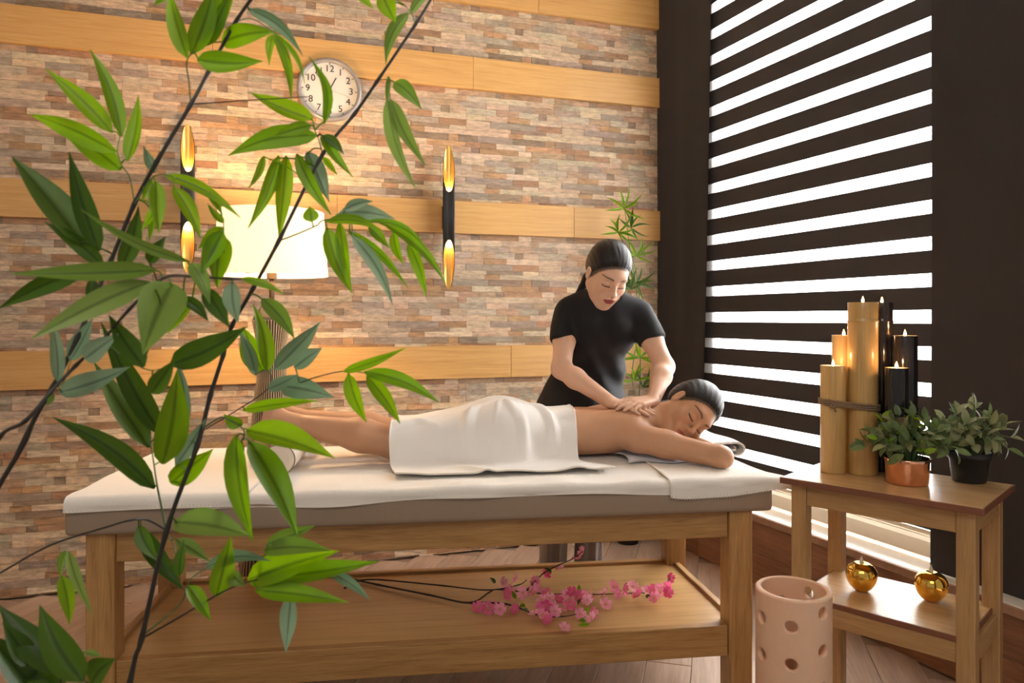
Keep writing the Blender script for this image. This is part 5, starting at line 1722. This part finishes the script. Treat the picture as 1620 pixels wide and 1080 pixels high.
# leaves: base, tip, width, bow, kind (m mid, d dark, p pale and lit, g green with painted sheen), all in picture pixels
leaves = [
 (178,210,72,109,27,5,'m'),(193,216,142,77,24,7,'m'),(202,255,219,150,23,3,'m'),(185,240,48,181,27,6,'m'),(192,269,95,206,29,4,'m'),
 (297,92,267,-18,25,0,'m'),(303,86,338,-25,36,4,'m'),(323,57,374,-22,38,0,'m'),(328,72,365,-14,24,0,'m'),(350,68,436,50,32,-4,'m'),(312,95,416,97,34,4,'m'),
 (432,54,426,104,13,0,'m'),(434,52,461,160,16,-8,'m'),(434,52,482,132,9,-10,'m'),(392,14,479,88,20,-12,'g'),(513,196,489,90,17,15,'m'),(495,189,395,146,29,-3,'m'),(268,-12,243,9,12,0,'m'),
 (604,-8,626,36,30,0,'m'),(560,-12,591,14,13,0,'m'),(646,20,610,102,20,9,'p'),(648,22,694,-22,15,-4,'p'),(624,130,667,173,22,-4,'p'),(619,158,674,263,15,6,'p'),(613,155,657,297,15,9,'p'),(616,122,611,162,9,0,'p'),
 (502,214,361,246,37,9,'m'),(492,198,431,216,22,0,'m'),(418,246,392,299,13,-4,'m'),(441,246,392,362,22,-6,'m'),(453,246,441,380,27,0,'m'),(469,243,524,340,21,4,'m'),(486,240,521,320,24,0,'g'),
 (508,213,559,281,15,5,'m'),(511,248,534,277,10,0,'m'),(510,214,544,244,15,-3,'d'),(493,351,490,326,25,0,'m'),(536,338,625,346,26,-6,'g'),(545,332,590,318,18,-4,'g'),
 (516,350,604,364,15,-9,'m'),(517,360,557,464,28,6,'m'),(537,350,556,458,20,2,'m'),(550,365,646,456,15,-8,'m'),(557,373,621,482,20,-8,'g'),(583,358,616,392,17,3,'m'),(607,354,706,450,16,-14,'m'),(646,384,675,472,19,-5,'m'),(622,367,638,418,17,3,'m'),(579,349,680,402,9,-18,'m'),
 (133,388,18,247,42,3,'d'),(157,397,109,240,35,-3,'d'),(165,422,70,351,26,5,'d'),(192,424,219,326,30,4,'d'),(300,414,128,331,16,-9,'p'),
 (246,286,252,369,26,2,'m'),(245,328,224,364,13,0,'m'),(243,335,236,382,11,0,'m'),(274,296,317,378,25,-4,'m'),(261,277,381,345,18,-9,'m'),(330,303,352,340,14,0,'m'),(354,353,328,321,13,-4,'m'),(352,359,313,394,20,0,'m'),(352,366,318,432,32,0,'m'),(352,372,344,456,36,3,'m'),(236,416,262,374,22,0,'d'),(240,284,225,318,15,0,'m'),(245,274,227,231,15,0,'g'),
 (247,427,15,433,31,-3,'p'),(234,446,48,537,39,4,'p'),(138,424,-2,488,29,4,'d'),(272,448,226,561,49,3,'p'),(246,458,230,566,26,0,'d'),(304,480,265,527,18,-3,'m'),(146,440,152,502,20,0,'d'),
 (228,580,172,498,36,-2,'d'),(255,688,160,510,37,-4,'d'),(236,708,148,572,37,-4,'d'),(258,734,280,585,47,3,'m'),(245,772,83,660,38,10,'d'),(270,764,337,710,33,0,'m'),(278,737,326,662,22,0,'g'),(290,690,276,560,17,8,'g'),
 (270,577,390,517,44,5,'d'),(240,622,277,568,26,0,'d'),(92,604,80,502,22,3,'g'),(112,570,146,504,27,0,'g'),(134,568,188,528,28,0,'g'),(94,621,206,580,31,3,'g'),(85,624,74,642,10,0,'p'),
 (302,416,332,481,24,-4,'p'),(289,470,330,509,20,-5,'d'),(324,456,363,518,30,0,'d'),(381,440,451,466,14,-5,'m'),(367,446,377,510,28,0,'g'),(414,472,466,536,29,-5,'p'),
 (423,588,400,480,28,3,'m'),(416,588,384,516,36,0,'m'),(405,594,377,520,20,2,'g'),(435,584,507,509,33,0,'g'),(466,582,510,550,28,0,'g'),(444,611,529,629,34,-3,'g'),(424,616,472,592,21,0,'g'),(384,649,503,634,16,-3,'m'),
 (543,588,642,550,15,4,'m'),(551,591,580,668,26,2,'m'),(580,594,633,670,26,-3,'m'),(576,588,695,637,24,-9,'m'),(384,672,354,655,22,-4,'m'),(390,681,530,725,38,-3,'m'),(373,688,401,858,37,8,'m'),(394,698,471,849,43,-4,'m'),(382,698,366,738,20,0,'d'),
 (276,826,396,848,30,-6,'p'),(219,832,252,888,24,3,'d'),(222,838,292,934,30,4,'d'),(296,926,333,982,24,0,'m'),(284,911,291,853,18,0,'d'),(279,854,332,888,22,0,'p'),(342,944,365,848,34,0,'m'),(325,898,428,887,18,-12,'g'),
 (421,862,499,831,24,0,'p'),(418,870,524,871,20,-4,'p'),(392,918,536,871,39,-2,'m'),(408,915,599,888,34,3,'m'),(404,934,552,953,29,-2,'m'),(460,942,452,1032,26,0,'g'),(520,905,585,949,18,-3,'g'),(366,908,388,926,24,0,'p'),
 (97,910,110,988,24,-2,'m'),(108,872,147,973,11,4,'p'),(104,870,96,914,9,4,'p'),(102,1064,-2,957,46,-5,'d'),(132,1078,63,957,50,-6,'d'),(46,1052,4,984,32,0,'d'),(60,1096,-22,1000,44,0,'d'),(144,1084,183,1041,30,-4,'d'),(104,1098,28,1058,34,0,'d'),(134,1030,161,1038,9,0,'p'),(80,1100,20,1090,36,0,'d'),
]
bam = thing('bamboo_plant', 'tall bamboo plant with dark canes and green leaves in front of the table', 'plant', (-0.66, 1.02, 0))
sample = []
for key, (pts, D, r0, r1, mk) in stems.items():
    n = len(pts)
    p3 = [P(x, y, D + 0.02 * math.sin(i * 1.7 + len(key))) if key not in 'ab' else P(x, y, D + 0.012 * math.sin(i * 1.3)) for i, (x, y) in enumerate(pts)]
    if key in 'abt': p3[0] = np.array({'a': (-0.62, 1.04, 0.27), 'b': (-0.70, 1.0, 0.27), 't': (-0.66, 0.99, 0.27)}[key])
    if key == 'c': p3[0] = np.array((-0.715, 0.965, 0.96)) 
    path = catmull(p3, 6)
    m_ = len(path)
    rad = []
    for i in range(m_):
        t = i / (m_ - 1)
        rr_ = r0 + (r1 - r0) * t
        if i % 6 == 0 and 0 < i < m_ - 1 and key in 'abc': rr_ *= 1.35
        rad.append(rr_ * 0.62)
    V, Fc = tube_mesh(path, rad, 8)
    link('cane' if key in 'abc' else 'branch', pymesh('stem', V, Fc), M[mk], bam, smooth=True)
    for p in path: sample.append((p, proj(p), D))
rl_ = random.Random(12)
mats_ = {'m': 'leaf_mid', 'd': 'leaf_dark', 'p': 'leaf_pale_lit', 'g': 'leaf_sheen'}
for (bx, by, tx, ty, w, bow, kd) in leaves:
    best = min(sample, key=lambda s: (s[1][0] - bx) ** 2 + (s[1][1] - by) ** 2)
    dist = math.hypot(best[1][0] - bx, best[1][1] - by)
    D = best[0][1] + rl_.uniform(-0.02, 0.02)
    Lp = math.hypot(tx - bx, ty - by)
    Dt = D + rl_.uniform(-0.35, 0.20) * Lp / F_PX * D
    if kd == 'p' and Lp > 100: Dt = D - 0.10; 
    b3, t3 = P(bx, by, D), P(tx, ty, Dt)
    view = nrm(np.array((0, 0, CAM_H)) - (b3 + t3) / 2)
    nn = nrm(view + np.array((rl_.uniform(-0.5, 0.5), 0, rl_.uniform(0.0, 0.6))))
    ax_ = nrm(t3 - b3)
    cosv = abs(nrm(nn - ax_ * (nn @ ax_)) @ view)
    wid = 0.95 * w / F_PX * D / max(0.6, cosv)
    up_sign = 1 if np.cross(nn, t3 - b3) @ np.array((1, 0, 0)) >= 0 else 1
    pet = best[0] if 4 < dist < 90 else None
    me = blade_mesh(b3, t3, wid, -bow / F_PX * D, nn, sag=rl_.uniform(-0.004, 0.006), fold=rl_.uniform(0.25, 0.6), petiole=pet, twist=rl_.uniform(-0.25, 0.25))
    me.polygons.foreach_set('use_smooth', [True] * len(me.polygons))
    link('leaf', me, M[mats_[kd]], bam)
Tb = Matrix.Translation((-0.66, 1.02, 0))
V, Fc = lathe([(0.0, 0.0), (0.11, 0.0), (0.115, 0.01), (0.145, 0.28), (0.152, 0.30), (0.140, 0.30), (0.132, 0.27)], 40)
link('pot', pymesh('pot', V, Fc), M['pot_black'], bam, Tb, smooth=True)
V, Fc = lathe([(0.134, 0.268), (0.0, 0.278)], 30)
link('soil', pymesh('soil', V, Fc), M['soil'], bam, Tb)

# ------------------------------------------------------------------ bamboo in the corner behind the masseuse
CB_ = np.array((0.610, 3.83, 0.0))
cor_ = thing('corner_bamboo', 'slender bamboo plant in the corner behind the masseuse', 'plant', CB_)
V, Fc = lathe([(0.0, 0.0), (0.055, 0.0), (0.075, 0.16), (0.078, 0.17), (0.07, 0.17), (0.068, 0.15)], 30)
Tc = Matrix.Translation(Vector(CB_))
link('pot', pymesh('pot', V, Fc), M['pot_black'], cor_, Tc, smooth=True)
V, Fc = lathe([(0.068, 0.15), (0.0, 0.155)], 24); link('soil', pymesh('soil', V, Fc), M['soil'], cor_, Tc)
rc = random.Random(8)
DC = 3.72
canes = [[(1010, 640), (1013, 560), (1008, 470), (996, 390), (986, 312)], [(1004, 640), (1000, 590), (1012, 500), (1004, 420), (976, 365)]]
for ci, cpts in enumerate(canes):
    p3 = [CB_ + np.array((0.01 * ci, 0, 0.14))] + [P(x, y, DC) for x, y in cpts]
    path = catmull(p3, 6)
    V, Fc = tube_mesh(path, [0.0035 - 0.0018 * i / len(path) for i in range(len(path))], 6)
    link('cane', pymesh('cane', V, Fc), M['stem_green'], cor_, smooth=True)
tufts = [(986, 330, 7, 95, 'm'), (978, 368, 8, 90, 'm'), (998, 360, 7, 60, 'd'), (1006, 405, 7, 95, 'm'), (1006, 448, 8, 75, 'd'), (998, 458, 5, 120, 'd'), (1012, 565, 7, 95, 'm'), (1004, 602, 6, 110, 'm'), (1016, 612, 5, 60, 'd'), (1003, 540, 5, 100, 'd')]
for (x, y, n, a0, kd) in tufts:
    b3 = P(x, y, DC)
    for q in range(n):
        a = math.radians(a0 + (q - n / 2) * 34 + rc.uniform(-10, 10))
        Lf = rc.uniform(0.075, 0.125)
        d = np.array((math.cos(a) * Lf, rc.uniform(-0.45, 0.15) * Lf, math.sin(a) * Lf))
        me = blade_mesh(b3, b3 + d, rc.uniform(0.011, 0.016), rc.uniform(-0.012, 0.012), (rc.uniform(-.4, .4), -1, 0.3), sag=0.004, n=6)
        link('leaf', me, M[mats_[kd]], cor_)

# ------------------------------------------------------------------ blossom branch on the shelf
def shelf_pt(px, py, z):
    Y = (CAM_H - z) * F_PX / (py - HY)
    return np.array(((px - CX) / F_PX * Y, Y, z))
blo = thing('blossom_branch', 'pink artificial cherry blossom branch lying on the table shelf', 'flower branch', shelf_pt(800, 940, SH))
br = [
 [shelf_pt(540, 912, SH + 0.006), shelf_pt(600, 925, SH + 0.008), shelf_pt(680, 941, SH + 0.010), shelf_pt(743, 953, SH + 0.010), shelf_pt(775, 936, SH + 0.030), shelf_pt(790, 932, SH + 0.032), shelf_pt(850, 938, SH + 0.030), shelf_pt(930, 940, SH + 0.028), shelf_pt(1000, 938, SH + 0.024), shelf_pt(1045, 934, SH + 0.025), shelf_pt(1060, 914, SH + 0.035)],
 [shelf_pt(545, 930, SH + 0.010), shelf_pt(570, 918, SH + 0.010), shelf_pt(605, 917, SH + 0.012), shelf_pt(700, 926, SH + 0.016), shelf_pt(770, 933, SH + 0.022), shelf_pt(820, 925, SH + 0.035), shelf_pt(833, 917, SH + 0.040)],
 [shelf_pt(743, 953, SH + 0.010), shelf_pt(800, 955, SH + 0.012), shelf_pt(850, 972, SH + 0.018), shelf_pt(890, 975, SH + 0.018), shelf_pt(925, 968, SH + 0.016)],
 [shelf_pt(833, 934, SH + 0.030), P(850, 916, 2.46), P(862, 905, 2.46), P(885, 893, 2.46), P(905, 884, 2.46), P(922, 872, 2.46)],
]
for i, pts in enumerate(br):
    path = catmull(pts, 5)
    V, Fc = tube_mesh(path, [0.0032 * (1 - 0.6 * k / len(path)) * (1.25 if k % 5 == 0 else 1) for k in range(len(path))], 6)
    link('twig', pymesh('twig', V, Fc), M['twig'], blo, smooth=True)
fl = [(225,400),(285,400),(370,410),(380,240),(475,215),(430,290),(520,300),(600,230),(605,280),(590,310),(670,305),(660,180),(755,160),(900,55),(860,100),(470,410),(590,440),(640,450),(690,340),(660,390),(720,420),(770,390),(830,300),(790,320),(780,530),(680,480),(740,350),(900,310),(950,325),(960,430),(930,350),(1040,310),(1090,265),(1130,310),(1040,375),(1160,280),(1215,265),(1255,320),(1310,295),(1340,290),(1360,335),(1400,270),(1450,265),(1440,300),(1455,205),(1390,300),(700,400),(880,440),(620,410),(960,470),(405,310),(255,395),(350,390),(570,290),(870,330),(1105,300),(815,380),(640,350)]
rf = random.Random(3)
def flower_mesh(r, kind):
    V, Fc = [], []
    for p in range(5):
        a0 = 2 * math.pi * p / 5
        o = len(V)
        prof_ = [(0.05, 0.06), (0.45, 0.34), (0.80, 0.42), (1.0, 0.22)]
        for (t, w) in prof_:
            for s in (-1, 0, 1):
                ca, sa = math.cos(a0), math.sin(a0)
                x, y = t * r, s * w * r
                z = r * (0.42 * t * t + (0.10 * abs(s)) - (0.10 if (t == 1.0 and s == 0) else 0))
                if t == 1.0 and s == 0: x *= 0.93
                V.append((x * ca - y * sa, x * sa + y * ca, z))
        for i in range(3):
            for q in range(2):
                k = o + i * 3 + q
                Fc.append((k, k + 3, k + 4, k + 1))
    npet = len(Fc)
    for q in range(5):
        a = 2 * math.pi * (q + 0.5) / 5
        v_, f_ = tube_mesh([(0, 0, 0), (math.cos(a) * r * 0.28, math.sin(a) * r * 0.28, r * 0.38)], r * 0.035, 4)
        o = len(V); V += v_; Fc += [tuple(o + z for z in f) for f in f_]
    me = pymesh('flower', V, Fc)
    me.materials.append(M[kind]); me.materials.append(M['stamen'])
    for i, p in enumerate(me.polygons): p.material_index = 0 if i < npet else 1
    return me
fm = [flower_mesh(1.0, 'petal'), flower_mesh(1.0, 'petal_deep')]
for (x, y) in fl:
    px, py = 700 + x / 4.05, 860 + y / 4.05
    if py < 903: p = P(px, py, 2.46)
    else: p = shelf_pt(px, py + 3, SH + rf.uniform(0.022, 0.045))
    d = nrm((rf.uniform(-0.8, 0.8), rf.uniform(-1.0, 0.1), rf.uniform(0.1, 1.0)))
    xx, yy, zz_ = frame_dir(d)
    sc = rf.uniform(0.017, 0.023)
    link('flower', fm[rf.random() < 0.42], None, blo, basis(yy * sc, zz_ * sc, xx * sc, p))
for (x, y) in [(700, 180), (875, 300), (610, 370), (530, 390), (340, 250), (470, 350), (920, 490), (940, 515), (865, 385), (815, 415), (1300, 335), (905, 455), (550, 425)]:
    p = P(700 + x / 4.05, 860 + y / 4.05, 2.46) if y < 200 else shelf_pt(700 + x / 4.05, 860 + y / 4.05, SH + 0.020)
    d = nrm((rf.uniform(-1, 1), rf.uniform(-1, 0.2), rf.uniform(-0.1, 0.6)))
    me = blade_mesh(p, p + d * rf.uniform(0.026, 0.036), 0.015, 0, (0, -0.7, 0.7), n=5)
    link('leaf', me, M['leaf_mid' if rf.random() < 0.5 else 'leaf_dark'], blo)
